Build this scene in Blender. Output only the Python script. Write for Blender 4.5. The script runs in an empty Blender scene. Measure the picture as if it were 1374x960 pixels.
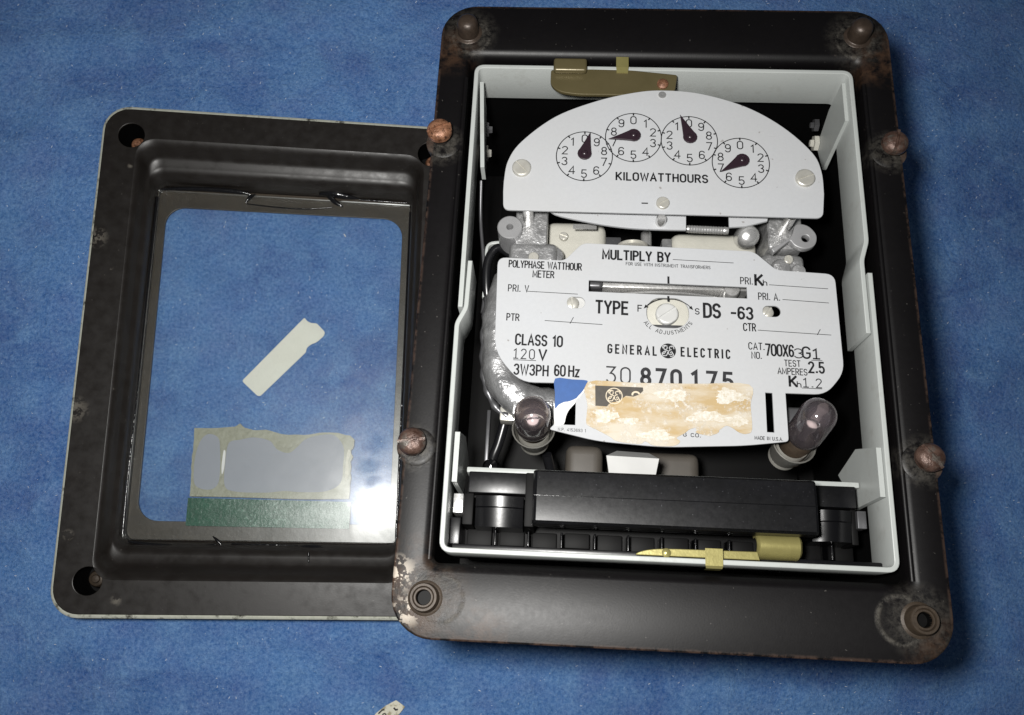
import bpy, bmesh, math, random
from mathutils import Vector, Matrix
random.seed(7)
scene = bpy.context.scene
MM = 0.001
COL = scene.collection

# ------------------------------------------------------------------ camera, light, world, exposure
cam_d = bpy.data.cameras.new('camera')
cam_d.sensor_width = 36.0
cam_d.lens = 29.86
cam_d.clip_start = 0.01
cam_d.clip_end = 20.0
cam = bpy.data.objects.new('camera', cam_d)
COL.objects.link(cam)
CAM_ROT = Matrix(((0.99499, -0.03684, -0.09291), (0.02106, 0.98599, -0.16546), (0.09770, 0.16268, 0.98183)))
CAM_LOC = Vector((80.15, -67.91, 446.13)) * MM
cam.matrix_world = Matrix.Translation(CAM_LOC) @ CAM_ROT.to_4x4()
scene.camera = cam

world = bpy.data.worlds.new('World')
scene.world = world
world.use_nodes = True
bg = world.node_tree.nodes['Background']
bg.inputs[0].default_value = (0.85, 0.93, 1.0, 1)
bg.inputs[1].default_value = 0.055

# the camera's own flash, a few centimetres up and left of the lens
fl_d = bpy.data.lights.new('flash', 'AREA')
fl_d.shape = 'DISK'
fl_d.size = 0.028
fl_d.energy = 2.2
fl_d.color = (1.0, 0.985, 0.955)
fl = bpy.data.objects.new('flash', fl_d)
COL.objects.link(fl)
fl.matrix_world = Matrix.Translation(CAM_LOC + CAM_ROT @ (Vector((-28, 19, 10)) * MM)) @ CAM_ROT.to_4x4()

scene.view_settings.view_transform = 'Standard'
scene.view_settings.look = 'None'
scene.view_settings.exposure = 0.0
scene.view_settings.gamma = 1.0
scene.view_settings.use_curve_mapping = False
scene.render.engine = 'CYCLES'
scene.cycles.max_bounces = 10
scene.cycles.transparent_max_bounces = 16
scene.cycles.sample_clamp_indirect = 4.0

# ------------------------------------------------------------------ node helpers
class NT:
    def __init__(self, name):
        self.m = bpy.data.materials.new(name)
        self.m.use_nodes = True
        self.t = self.m.node_tree
        self.t.nodes.clear()
        self.out = self.n('ShaderNodeOutputMaterial')
    def n(self, typ, **kw):
        nd = self.t.nodes.new(typ)
        for k, v in kw.items(): setattr(nd, k, v)
        return nd
    def l(self, a, b): self.t.links.new(a, b)
    def setin(self, nd, key, v):
        if hasattr(v, 'is_output'): self.l(v, nd.inputs[key])
        else: nd.inputs[key].default_value = v
    def coord(self, kind='Object'):
        return self.n('ShaderNodeTexCoord').outputs[kind]
    def noise(self, scale, detail=3.0, rough=0.55, vec=None, dist=0.0):
        nd = self.n('ShaderNodeTexNoise')
        nd.inputs['Scale'].default_value = scale
        nd.inputs['Detail'].default_value = detail
        nd.inputs['Roughness'].default_value = rough
        nd.inputs['Distortion'].default_value = dist
        self.l(vec if vec is not None else self.coord(), nd.inputs['Vector'])
        return nd.outputs['Fac']
    def ramp(self, fac, stops):
        nd = self.n('ShaderNodeValToRGB')
        e = nd.color_ramp.elements
        while len(e) < len(stops): e.new(0.5)
        for i, (p, c) in enumerate(stops):
            e[i].position = p
            e[i].color = (c[0], c[1], c[2], 1) if not isinstance(c, (int, float)) else (c, c, c, 1)
        self.l(fac, nd.inputs[0])
        return nd.outputs[0]
    def mix(self, fac, a, b):
        nd = self.n('ShaderNodeMix', data_type='RGBA')
        self.setin(nd, 0, fac)
        for key, v in ((6, a), (7, b)):
            if hasattr(v, 'is_output'): self.l(v, nd.inputs[key])
            else: nd.inputs[key].default_value = (v[0], v[1], v[2], 1)
        return nd.outputs[2]
    def math(self, op, a, b=0.0, clamp=False):
        nd = self.n('ShaderNodeMath', operation=op, use_clamp=clamp)
        self.setin(nd, 0, a); self.setin(nd, 1, b)
        return nd.outputs[0]
    def spot(self, x, y, r0, r1):
        """1 inside r0 fading to 0 at r1 (mm), measured in the object's own xy plane"""
        sep = self.n('ShaderNodeSeparateXYZ'); self.l(self.coord(), sep.inputs[0])
        comb = self.n('ShaderNodeCombineXYZ')
        self.l(sep.outputs[0], comb.inputs[0]); self.l(sep.outputs[1], comb.inputs[1])
        d = self.n('ShaderNodeVectorMath', operation='DISTANCE')
        self.l(comb.outputs[0], d.inputs[0]); d.inputs[1].default_value = (x * MM, y * MM, 0)
        mr = self.n('ShaderNodeMapRange'); mr.clamp = True
        self.l(d.outputs['Value'], mr.inputs[0])
        mr.inputs[1].default_value = r0 * MM; mr.inputs[2].default_value = r1 * MM
        mr.inputs[3].default_value = 1; mr.inputs[4].default_value = 0
        return mr.outputs[0]
    def bsdf(self, color=(0.5, 0.5, 0.5), rough=0.5, metal=0.0, spec=0.5, bump=None, bump_d=0.0002, coat=0.0, sheen=0.0):
        p = self.n('ShaderNodeBsdfPrincipled')
        if hasattr(color, 'is_output'): self.l(color, p.inputs['Base Color'])
        else: p.inputs['Base Color'].default_value = (color[0], color[1], color[2], 1)
        self.setin(p, 'Roughness', rough); self.setin(p, 'Metallic', metal)
        p.inputs['Specular IOR Level'].default_value = spec
        p.inputs['Coat Weight'].default_value = coat
        p.inputs['Sheen Weight'].default_value = sheen
        if bump is not None:
            b = self.n('ShaderNodeBump'); b.inputs['Distance'].default_value = bump_d
            b.inputs['Strength'].default_value = 1.0
            self.l(bump, b.inputs['Height']); self.l(b.outputs[0], p.inputs['Normal'])
        self.l(p.outputs[0], self.out.inputs[0])
        return p

M = {}
def simple(name, col, rough, metal=0.0, spec=0.5, nscale=0, amp=0.0, bscale=0, bd=0.0002, coat=0.0):
    t = NT(name)
    c = col
    if nscale:
        c = t.mix(t.noise(nscale, 4), tuple(max(0, v * (1 - amp)) for v in col), tuple(min(1, v * (1 + amp)) for v in col))
    b = t.noise(bscale, 3) if bscale else None
    t.bsdf(c, rough, metal, spec, b, bd, coat)
    M[name] = t.m
    return t.m

# blue fleece cloth
t = NT('cloth_blue')
mp = t.n('ShaderNodeMapping'); t.l(t.coord(), mp.inputs[0]); mp.inputs['Rotation'].default_value = (0, 0, 0.5); mp.inputs['Scale'].default_value = (1.0, 2.1, 1.0)
big = t.noise(9, 5, 0.62, mp.outputs[0], 0.6); mid = t.noise(48, 5, 0.68, None, 0.4); fine = t.noise(620, 4, 0.75); fib = t.noise(2200, 2, 0.6)
c1 = t.mix(t.ramp(big, [(0.38, 0.0), (0.60, 1.0)]), (0.020, 0.098, 0.305), (0.078, 0.228, 0.510))
c2 = t.mix(t.ramp(mid, [(0.44, 0.0), (0.66, 0.9)]), c1, (0.118, 0.275, 0.53))
c2 = t.mix(t.ramp(t.noise(33, 4, 0.6), [(0.46, 0.0), (0.66, 0.55)]), c2, (0.070, 0.130, 0.360))
c2 = t.mix(t.ramp(t.noise(27, 4, 0.6, mp.outputs[0]), [(0.52, 0.0), (0.70, 0.45)]), c2, (0.045, 0.180, 0.400))
c3 = t.mix(t.ramp(fine, [(0.34, 0.0), (0.68, 1.0)]), t.mix(0.55, c2, (0.018, 0.060, 0.22)), t.mix(0.22, c2, (0.40, 0.48, 0.64)))
c4 = t.mix(t.ramp(fib, [(0.64, 0.0), (0.80, 0.6)]), c3, (0.58, 0.64, 0.74))
hgt = t.math('ADD', t.math('MULTIPLY', fine, 0.8), t.math('MULTIPLY', mid, 2.2))
t.bsdf(c4, 0.95, 0, 0.12, hgt, 0.0011, sheen=0.04)
M['cloth'] = t.m
t = NT('cloth_nap')
t.bsdf(t.mix(t.ramp(t.noise(420, 4, 0.8), [(0.30, 0.0), (0.70, 1.0)]), (0.020, 0.085, 0.28), (0.150, 0.29, 0.53)), 0.8, 0, 0.2)
M['cloth_nap'] = t.m
simple('lint', (0.62, 0.66, 0.72), 0.6)

# worn black paint of the case flange
t = NT('case_paint')
n1 = t.noise(55, 5, 0.65); n2 = t.noise(420, 4, 0.7); n3 = t.noise(1500, 3, 0.7)
base = t.mix(n1, (0.0015, 0.0012, 0.0014), (0.0036, 0.0030, 0.0034))
dust = t.math('MULTIPLY', t.math('ADD', t.math('MULTIPLY', t.spot(-58, -109, 8, 62), 0.85), t.spot(-80, -60, 8, 60), True),
              t.ramp(n3, [(0.38, 0.0), (0.75, 1.0)]))
base = t.mix(t.math('MULTIPLY', dust, 0.035), base, (0.16, 0.155, 0.15))
rings = None
for (x, y, a, b) in ((-77, -109.5, 4, 15), (77.5, -109.5, 4, 13), (-77, 109, 4, 13), (76, 109, 4, 14), (84, 58, 4, 10), (84, -59, 4, 10), (-84, 57, 4, 10), (-85, -61, 4, 9)):
    s = t.spot(x, y, a, b)
    rings = s if rings is None else t.math('MAXIMUM', rings, s)
for (x, y) in ((72.0, -109.5), (-72.0, -109.7), (75.0, 107.5), (-76.0, 107.0)):
    rg_ = t.math('SUBTRACT', t.spot(x, y, 7.4, 8.4), t.spot(x, y, 6.0, 7.0), True)
    rings = t.math('MAXIMUM', rings, t.math('MULTIPLY', rg_, 1.3))
sc = t.math('MULTIPLY', rings, t.ramp(t.noise(330, 5, 0.75), [(0.40, 0.0), (0.62, 1.0)]))
base = t.mix(t.math('MULTIPLY', sc, 0.5), base, (0.085, 0.078, 0.066))
rust = None
for (x, y, a, b) in ((-86, -112, 8, 26), (-84, 100, 3, 13), (86, 100, 4, 15), (85, -120, 2, 14), (-60, -121, 2, 14), (80, 94, 2, 8)):
    s = t.spot(x, y, a, b)
    rust = s if rust is None else t.math('MAXIMUM', rust, s)
rm = t.math('MULTIPLY', rust, t.ramp(t.noise(150, 5, 0.7), [(0.42, 0.0), (0.60, 1.0)]))
base = t.mix(t.math('MULTIPLY', rm, 0.45), base, t.mix(n2, (0.045, 0.022, 0.014), (0.10, 0.056, 0.030)))
wh = t.math('MULTIPLY', t.math('MAXIMUM', t.spot(-86.5, -102.5, 1.5, 7), t.math('MULTIPLY', t.spot(-83, -114, 2, 6), 0.8)), t.ramp(t.noise(260, 4, 0.6), [(0.50, 0.0), (0.54, 1.0)]))
base = t.mix(wh, base, (0.42, 0.37, 0.31))
speck = t.ramp(t.noise(800, 2, 0.5), [(0.735, 0.0), (0.76, 1.0)])
base = t.mix(t.math('MULTIPLY', speck, 0.14), base, (0.35, 0.33, 0.30))
scr = t.math('MULTIPLY', t.math('MAXIMUM', t.spot(-48, -106.5, 1, 8), t.spot(-37, -106.5, 1, 7)), t.ramp(t.noise(500, 4, 0.7), [(0.52, 0.0), (0.58, 1.0)]))
base = t.mix(t.math('MULTIPLY', scr, 0.8), base, (0.012, 0.011, 0.011))
sx_ = t.n('ShaderNodeSeparateXYZ'); t.l(t.coord(), sx_.inputs[0])
ed = t.math('MAXIMUM', t.math('SUBTRACT', t.math('ABSOLUTE', sx_.outputs[0]), 0.0868), t.math('SUBTRACT', t.math('ABSOLUTE', sx_.outputs[1]), 0.1210))
edm = t.n('ShaderNodeMapRange'); t.l(ed, edm.inputs[0]); edm.inputs[1].default_value = 0.0; edm.inputs[2].default_value = 0.0009; edm.inputs[3].default_value = 0; edm.inputs[4].default_value = 1
wear = t.math('MULTIPLY', edm.outputs[0], t.ramp(t.noise(210, 5, 0.75), [(0.42, 0.0), (0.54, 1.0)]))
base = t.mix(t.math('MULTIPLY', wear, 0.42), base, t.mix(n2, (0.050, 0.026, 0.020), (0.110, 0.072, 0.052)))
chipm = t.ramp(t.noise(95, 6, 0.8), [(0.675, 0.0), (0.685, 1.0)])
base = t.mix(t.math('MULTIPLY', chipm, 0.8), base, (0.030, 0.024, 0.021))
rgh = t.ramp(t.math('ADD', t.math('MULTIPLY', n2, 0.5), t.math('MULTIPLY', sc, 0.4)), [(0.1, 0.40), (0.6, 0.50)])
t.bsdf(base, rgh, 0, 0.24, t.math('ADD', n3, t.math('MULTIPLY', sc, 3.0)), 0.000018)
M['case_paint'] = t.m

# brownish black enamel of the loose cover
t = NT('cover_paint')
n1 = t.noise(40, 5, 0.65); n3 = t.noise(1300, 3, 0.7)
base = t.mix(n1, (0.0065, 0.0052, 0.0044), (0.0130, 0.0105, 0.0090))
chip = None
for (x, y, a, b) in ((-86, 55, 1.5, 6), (-87, -30, 2, 7), (-60, -117, 0.8, 3), (-84, -88, 0.5, 3), (-74, 93, 0.4, 1.6), (-78, 40, 0.3, 1.5)):
    s = t.spot(x, y, a, b)
    chip = s if chip is None else t.math('MAXIMUM', chip, s)
ch = t.math('MULTIPLY', chip, t.ramp(t.noise(300, 4, 0.65), [(0.47, 0.0), (0.53, 1.0)]))
base = t.mix(ch, base, (0.10, 0.09, 0.075))
speck = t.ramp(t.noise(700, 2, 0.5), [(0.73, 0.0), (0.755, 1.0)])
base = t.mix(t.math('MULTIPLY', speck, 0.14), base, (0.30, 0.28, 0.25))
t.bsdf(base, t.ramp(t.noise(180, 4), [(0.3, 0.34), (0.7, 0.50)]), 0, 0.42, n3, 0.000018)
M['cover_paint'] = t.m

# chipped bare edge of the cover
t = NT('bare_edge')
e = t.ramp(t.noise(120, 5, 0.7), [(0.34, 0.0), (0.46, 1.0)])
t.bsdf(t.mix(e, (0.05, 0.045, 0.035), t.mix(t.noise(500, 3), (0.40, 0.42, 0.34), (0.66, 0.66, 0.58))), 0.55, 0.2)
M['bare_edge'] = t.m

t = NT('sealing_lip')
t.bsdf(t.mix(t.noise(130, 5, 0.7), (0.014, 0.010, 0.006), (0.048, 0.034, 0.021)), 0.42, 0.0, 0.5, t.noise(500, 3), 0.00008)
M['sealing_lip'] = t.m
simple('sealant', (0.006, 0.006, 0.007), 0.16, bscale=260, bd=0.0004)

# grey enamel of the sheet frames
t = NT('grey_enamel')
n = t.noise(35, 4)
c = t.mix(n, (0.325, 0.343, 0.332), (0.385, 0.402, 0.390))
c = t.mix(t.math('MULTIPLY', t.ramp(t.noise(600, 3, 0.7), [(0.66, 0.0), (0.74, 1.0)]), 0.25), c, (0.12, 0.12, 0.11))
c = t.mix(t.math('MULTIPLY', t.ramp(t.noise(70, 5, 0.75), [(0.54, 0.0), (0.70, 1.0)]), 0.30), c, (0.20, 0.19, 0.165))
t.bsdf(c, 0.42, 0, 0.45, t.noise(900, 2), 0.00003)
M['grey_enamel'] = t.m
simple('inner_black', (0.0018, 0.0017, 0.0018), 0.55, nscale=60, amp=0.5, spec=0.12)

# printed dial plates
t = NT('plate_silver')
n = t.noise(700, 4, 0.8)
c = t.mix(n, (0.345, 0.354, 0.370), (0.405, 0.414, 0.428))
c = t.mix(t.math('MULTIPLY', t.ramp(t.noise(260, 2, 0.5), [(0.745, 0.0), (0.765, 1.0)]), 0.6), c, (0.12, 0.10, 0.09))
c = t.mix(t.math('MULTIPLY', t.ramp(t.noise(16, 4, 0.6), [(0.35, 0.0), (0.70, 1.0)]), 0.35), c, (0.345, 0.338, 0.322))
sm_ = t.n('ShaderNodeMapping'); t.l(t.coord(), sm_.inputs[0]); sm_.inputs['Rotation'].default_value = (0, 0, 0.7); sm_.inputs['Scale'].default_value = (1, 14, 1)
c = t.mix(t.math('MULTIPLY', t.ramp(t.noise(130, 3, 0.6, sm_.outputs[0]), [(0.70, 0.0), (0.74, 1.0)]), 0.22), c, (0.26, 0.255, 0.25))
t.bsdf(c, 0.62, 0.0, 0.2, n, 0.00002)
M['plate'] = t.m
simple('ink', (0.008, 0.008, 0.009), 0.6, spec=0.2)
simple('stamp_ink', (0.020, 0.020, 0.022), 0.6, spec=0.2, nscale=900, amp=0.7)
simple('pointer_black', (0.020, 0.011, 0.016), 0.28)
# aluminium castings, brass, nickel
t = NT('cast_aluminium')
n = t.noise(160, 4, 0.6)
t.bsdf(t.mix(n, (0.30, 0.30, 0.305), (0.60, 0.60, 0.60)), t.ramp(t.noise(300, 3), [(0.3, 0.26), (0.7, 0.46)]), 0.75, 0.5, t.noise(210, 4, 0.6), 0.0009)
M['cast'] = t.m
t = NT('cast_grey')
t.bsdf(t.mix(t.noise(220, 4, 0.7), (0.24, 0.24, 0.245), (0.50, 0.50, 0.505)), t.ramp(t.noise(140, 4), [(0.35, 0.26), (0.65, 0.46)]), 0.75, 0.5, t.noise(330, 4, 0.65), 0.0005)
M['cast_grey'] = t.m
t = NT('nickel')
t.bsdf(t.mix(t.noise(240, 3), (0.45, 0.43, 0.38), (0.66, 0.65, 0.60)), 0.36, 0.55, 0.5, t.noise(500, 3), 0.00008)
M['nickel'] = t.m
t = NT('polished')
t.bsdf(t.mix(t.noise(90, 4), (0.60, 0.59, 0.58), (0.80, 0.80, 0.79)), 0.26, 0.8, 0.5, t.noise(150, 3), 0.0003)
M['polished'] = t.m
simple('tin_grey', (0.15, 0.145, 0.132), 0.36, metal=0.3, nscale=120, amp=0.15)
simple('zinc', (0.27, 0.27, 0.275), 0.4, metal=0.3, nscale=160, amp=0.15)
simple('tin_white', (0.50, 0.50, 0.49), 0.36, metal=0.25, nscale=120, amp=0.1)
t = NT('olive_brass')
t.bsdf(t.mix(t.noise(90, 4), (0.080, 0.066, 0.030), (0.120, 0.098, 0.048)), 0.34, 0.30, 0.5, t.noise(800, 2), 0.00004)
M['olive'] = t.m
t = NT('yellow_brass')
t.bsdf(t.mix(t.noise(200, 4), (0.25, 0.22, 0.080), (0.38, 0.34, 0.135)), 0.32, 0.55, 0.5, t.noise(900, 2), 0.00004)
M['brass'] = t.m
t = NT('rusty_steel')
r = t.noise(260, 5, 0.7)
c = t.mix(t.ramp(r, [(0.36, 0.0), (0.62, 1.0)]), (0.042, 0.022, 0.016), (0.100, 0.060, 0.046))
c = t.mix(t.ramp(t.noise(170, 4, 0.6), [(0.52, 0.0), (0.62, 1.0)]), c, (0.085, 0.074, 0.064))
t.bsdf(c, t.ramp(r, [(0.3, 0.30), (0.7, 0.5)]), 0.35, 0.5, r, 0.0006)
M['rusty'] = t.m
t = NT('rusty_copper')
r = t.noise(330, 5, 0.7)
c = t.mix(t.ramp(r, [(0.36, 0.0), (0.58, 1.0)]), (0.09, 0.034, 0.015), (0.25, 0.12, 0.068))
c = t.mix(t.ramp(t.noise(620, 4, 0.7), [(0.56, 0.0), (0.62, 1.0)]), c, (0.035, 0.014, 0.008))
t.bsdf(c, 0.42, 0.30, 0.5, r, 0.0005)
M['rusty_copper'] = t.m
t = NT('stud_dark')
r = t.noise(420, 4, 0.7)
t.bsdf(t.mix(r, (0.012, 0.009, 0.007), (0.075, 0.052, 0.038)), 0.42, 0.35, 0.5, r, 0.00015)
M['stud_dark'] = t.m
t = NT('stud_brass')
r = t.noise(420, 4, 0.7)
t.bsdf(t.mix(r, (0.016, 0.011, 0.008), (0.058, 0.042, 0.028)), 0.52, 0.2, 0.35, r, 0.00015)
M['stud_brass'] = t.m
# bakelite
t = NT('bakelite')
n = t.noise(500, 4, 0.75)
c = t.mix(t.ramp(t.noise(90, 4), [(0.4, 0.0), (0.8, 1.0)]), (0.0025, 0.0025, 0.003), (0.0050, 0.0050, 0.0062))
c = t.mix(t.math('MULTIPLY', t.ramp(t.noise(1400, 2), [(0.70, 0.0), (0.78, 1.0)]), 0.3), c, (0.18, 0.18, 0.20))
t.bsdf(c, t.ramp(n, [(0.3, 0.29), (0.7, 0.35)]), 0, 0.32, n, 0.000012)
M['bakelite'] = t.m
simple('bakelite_satin', (0.003, 0.003, 0.0036), 0.25, spec=0.22, bscale=900, bd=0.00001)
simple('bakelite_gloss', (0.0025, 0.0025, 0.003), 0.17, bscale=400, bd=0.00006)
simple('lamp_bead', (0.55, 0.47, 0.46), 0.3)
simple('cream', (0.40, 0.39, 0.345), 0.5, nscale=90, amp=0.14, bscale=300)
simple('coil_brown', (0.055, 0.048, 0.040), 0.55, nscale=120, amp=0.3)
simple('wire_black', (0.006, 0.006, 0.007), 0.28)
simple('steel_dark', (0.10, 0.10, 0.105), 0.35, metal=0.6, nscale=150, amp=0.3)
simple('slot_dark', (0.020, 0.016, 0.013), 0.6)

# papers and labels
t = NT('label_tan')
lm = t.n('ShaderNodeMapping'); t.l(t.coord(), lm.inputs[0]); lm.inputs['Rotation'].default_value = (0, 0, -0.2); lm.inputs['Scale'].default_value = (0.55, 1.6, 1)
n = t.noise(50, 5, 0.62, lm.outputs[0], 0.15); m2 = t.noise(520, 5, 0.8)
c = t.mix(t.ramp(n, [(0.42, 0.0), (0.58, 1.0)]), (0.445, 0.405, 0.335), (0.360, 0.265, 0.140))
fl2 = t.math('MULTIPLY', t.ramp(m2, [(0.48, 0.0), (0.60, 0.9)]), t.ramp(t.noise(95, 4, 0.6), [(0.44, 0.0), (0.56, 1.0)]))
c = t.mix(fl2, c, (0.52, 0.49, 0.44))
c = t.mix(t.math('MULTIPLY', t.ramp(t.noise(1000, 3, 0.6), [(0.68, 0.0), (0.72, 0.7)]), t.ramp(t.noise(60, 3, 0.6), [(0.44, 0.0), (0.58, 0.8)])), c, (0.13, 0.095, 0.055))
t.bsdf(c, 0.75, 0, 0.2, t.math('ADD', m2, fl2), 0.00008)
M['label_tan'] = t.m
simple('label_print', (0.040, 0.033, 0.026), 0.55, nscale=500, amp=0.5)
simple('label_ivory', (0.50, 0.43, 0.32), 0.6)
simple('label_blue', (0.016, 0.066, 0.215), 0.6, nscale=500, amp=0.18)
t = NT('paper_cream')
pn = t.noise(700, 5, 0.8)
c = t.mix(t.ramp(pn, [(0.34, 0.0), (0.60, 1.0)]), (0.40, 0.345, 0.25), (0.54, 0.52, 0.475))
t.bsdf(c, 0.8, 0, 0.2, pn, 0.00012)
M['paper_cream'] = t.m
simple('paper_white', (0.56, 0.56, 0.55), 0.75, nscale=200, amp=0.06)
t = NT('paper_strip')
t.bsdf(t.mix(t.noise(60, 3), (0.60, 0.57, 0.50), (0.72, 0.70, 0.62)), 0.7, 0, 0.2)
M['paper_strip'] = t.m
t = NT('paper_scrap')
t.bsdf(t.mix(t.ramp(t.noise(330, 4, 0.7), [(0.50, 0.0), (0.58, 1.0)]), (0.62, 0.60, 0.50), (0.36, 0.32, 0.22)), 0.7, 0, 0.2)
M['paper_scrap'] = t.m
simple('glue_residue', (0.185, 0.20, 0.23), 0.5, nscale=120, amp=0.05)
t = NT('glue_rim')
t.bsdf(t.mix(t.noise(150, 5, 0.7), (0.15, 0.145, 0.095), (0.31, 0.305, 0.235)), 0.5, 0, 0.5, t.noise(420, 4), 0.0004)
M['glue_rim'] = t.m
simple('glue_flake', (0.40, 0.39, 0.32), 0.5, nscale=400, amp=0.4)
t = NT('green_label')
r = t.noise(420, 5, 0.7)
sep = t.n('ShaderNodeMapping'); t.l(t.coord(), sep.inputs[0]); sep.inputs['Scale'].default_value = (1.0, 0.55, 1)
flake = t.math('MULTIPLY', t.ramp(t.noise(60, 3, 0.5, sep.outputs[0]), [(0.47, 0.0), (0.60, 0.9)]), t.ramp(r, [(0.54, 0.0), (0.62, 1.0)]))
c = t.mix(flake, t.mix(t.noise(160, 4), (0.002, 0.040, 0.022), (0.006, 0.082, 0.044)), (0.17, 0.27, 0.22))
t.bsdf(c, 0.26, 0, 0.28, r, 0.00018)
M['green_label'] = t.m

def pane(name, tint, rough, fres=1.5, haze=0.0, milky=0.0):
    t = NT(name)
    tr = t.n('ShaderNodeBsdfTransparent'); tr.inputs[0].default_value = (*tint, 1)
    gl = t.n('ShaderNodeBsdfGlossy'); gl.inputs['Color'].default_value = (1, 1, 1, 1)
    t.setin(gl, 'Roughness', rough)
    fr = t.n('ShaderNodeFresnel'); fr.inputs['IOR'].default_value = fres
    mx = t.n('ShaderNodeMixShader')
    t.l(fr.outputs[0], mx.inputs[0]); t.l(tr.outputs[0], mx.inputs[1]); t.l(gl.outputs[0], mx.inputs[2])
    last = mx.outputs[0]
    if haze:
        sm = t.ramp(t.noise(38, 5, 0.65, dist=2.0), [(0.34, 0.45), (0.66, 1.0)])
        # finger smudges wiped through the dust film
        wip = t.math('SUBTRACT', 1.0, t.math('MULTIPLY', t.ramp(t.math('MULTIPLY', t.math('MAXIMUM', t.spot(53.5, -41, 1, 11), t.math('MAXIMUM', t.spot(50, -53, 0.5, 9), t.spot(52.5, -60, 0.5, 7))), t.noise(120, 3, 0.5, dist=1.0)), [(0.10, 0.0), (0.40, 1.0)]), 0.55), True)
        film = t.math('MULTIPLY', sm, wip)
        for (rg, wt) in ((0.14, haze), (0.30, haze * 4.5)):
            g2 = t.n('ShaderNodeBsdfGlossy'); g2.inputs['Roughness'].default_value = rg
            mx2 = t.n('ShaderNodeMixShader'); t.l(t.math('MULTIPLY', film, wt), mx2.inputs[0])
            t.l(last, mx2.inputs[1]); t.l(g2.outputs[0], mx2.inputs[2]); last = mx2.outputs[0]
        df = t.n('ShaderNodeBsdfDiffuse'); df.inputs[0].default_value = (0.75, 0.75, 0.72, 1)
        dust = t.math('ADD', t.math('MULTIPLY', film, 0.008), t.math('MULTIPLY', t.ramp(t.noise(900, 2, 0.5), [(0.68, 0.0), (0.76, 1.0)]), 0.10))
        mx3 = t.n('ShaderNodeMixShader'); t.l(dust, mx3.inputs[0]); t.l(last, mx3.inputs[1]); t.l(df.outputs[0], mx3.inputs[2]); last = mx3.outputs[0]
    if milky:
        df = t.n('ShaderNodeBsdfDiffuse'); df.inputs[0].default_value = (0.42, 0.36, 0.40, 1)
        mx3 = t.n('ShaderNodeMixShader'); mx3.inputs[0].default_value = milky; t.l(last, mx3.inputs[1]); t.l(df.outputs[0], mx3.inputs[2]); last = mx3.outputs[0]
    t.l(last, t.out.inputs[0])
    M[name] = t.m
pane('window_pane', (0.96, 0.975, 0.97), 0.03, haze=0.0036)
pane('bulb_pane', (0.94, 0.91, 0.915), 0.10, 1.6, milky=0.06)

# ------------------------------------------------------------------ mesh helpers (all lengths in mm)
def tag(o, label=None, cat=None, group=None, kind=None):
    if label: o['label'] = label
    if cat: o['category'] = cat
    if group: o['group'] = group
    if kind: o['kind'] = kind
    return o

def empty(name, mat):
    o = bpy.data.objects.new(name, None)
    o.empty_display_size = 0.01
    COL.objects.link(o)
    o.matrix_world = mat
    return o

def mesh(name, verts, faces, mat, parent=None, smooth=False, sharp=None):
    me = bpy.data.meshes.new(name)
    me.from_pydata([(v[0] * MM, v[1] * MM, v[2] * MM) for v in verts], [], faces)
    bm = bmesh.new(); bm.from_mesh(me)
    bmesh.ops.remove_doubles(bm, verts=bm.verts, dist=1e-7)
    bmesh.ops.recalc_face_normals(bm, faces=bm.faces)
    bm.to_mesh(me); bm.free()
    return link(name, me, mat, parent, smooth, sharp)

def link(name, me, mat, parent=None, smooth=False, sharp=None):
    me.materials.clear()
    me.materials.append(M[mat])
    if smooth:
        me.polygons.foreach_set('use_smooth', [True] * len(me.polygons))
        me.set_sharp_from_angle(angle=math.radians(sharp if sharp else 40))
    o = bpy.data.objects.new(name, me)
    COL.objects.link(o)
    if parent is not None: o.parent = parent
    return o

def join(objs, name):
    """several raw meshes of one part into one mesh"""
    bm = bmesh.new()
    for o in objs: bm.from_mesh(o.data)
    me = bpy.data.meshes.new(name); bm.to_mesh(me); bm.free()
    me.materials.append(objs[0].data.materials[0])
    par = objs[0].parent
    for o in objs: bpy.data.objects.remove(o, do_unlink=True)
    r = bpy.data.objects.new(name, me); COL.objects.link(r); r.parent = par
    return r

def rrect(hx, hy, r, n=6, cx=0, cy=0):
    pts = []
    for (sx, sy, a0) in ((1, 1, 0), (-1, 1, 90), (-1, -1, 180), (1, -1, 270)):
        for i in range(n + 1):
            a = math.radians(a0 + 90 * i / n)
            pts.append((cx + sx * (hx - r) + r * math.cos(a), cy + sy * (hy - r) + r * math.sin(a)))
    return pts

def loft(name, rings, mat, parent=None, smooth=True, cap0=False, cap1=False, closed=False, sharp=40):
    n = len(rings[0]); verts = [p for r in rings for p in r]; faces = []
    m = len(rings)
    for k in range(m if closed else m - 1):
        a = k * n; b = ((k + 1) % m) * n
        for i in range(n):
            j = (i + 1) % n
            faces.append((a + i, a + j, b + j, b + i))
    if cap0: faces.append(tuple(range(n - 1, -1, -1)))
    if cap1: faces.append(tuple(range((m - 1) * n, m * n)))
    return mesh(name, verts, faces, mat, parent, smooth, sharp)

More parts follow.
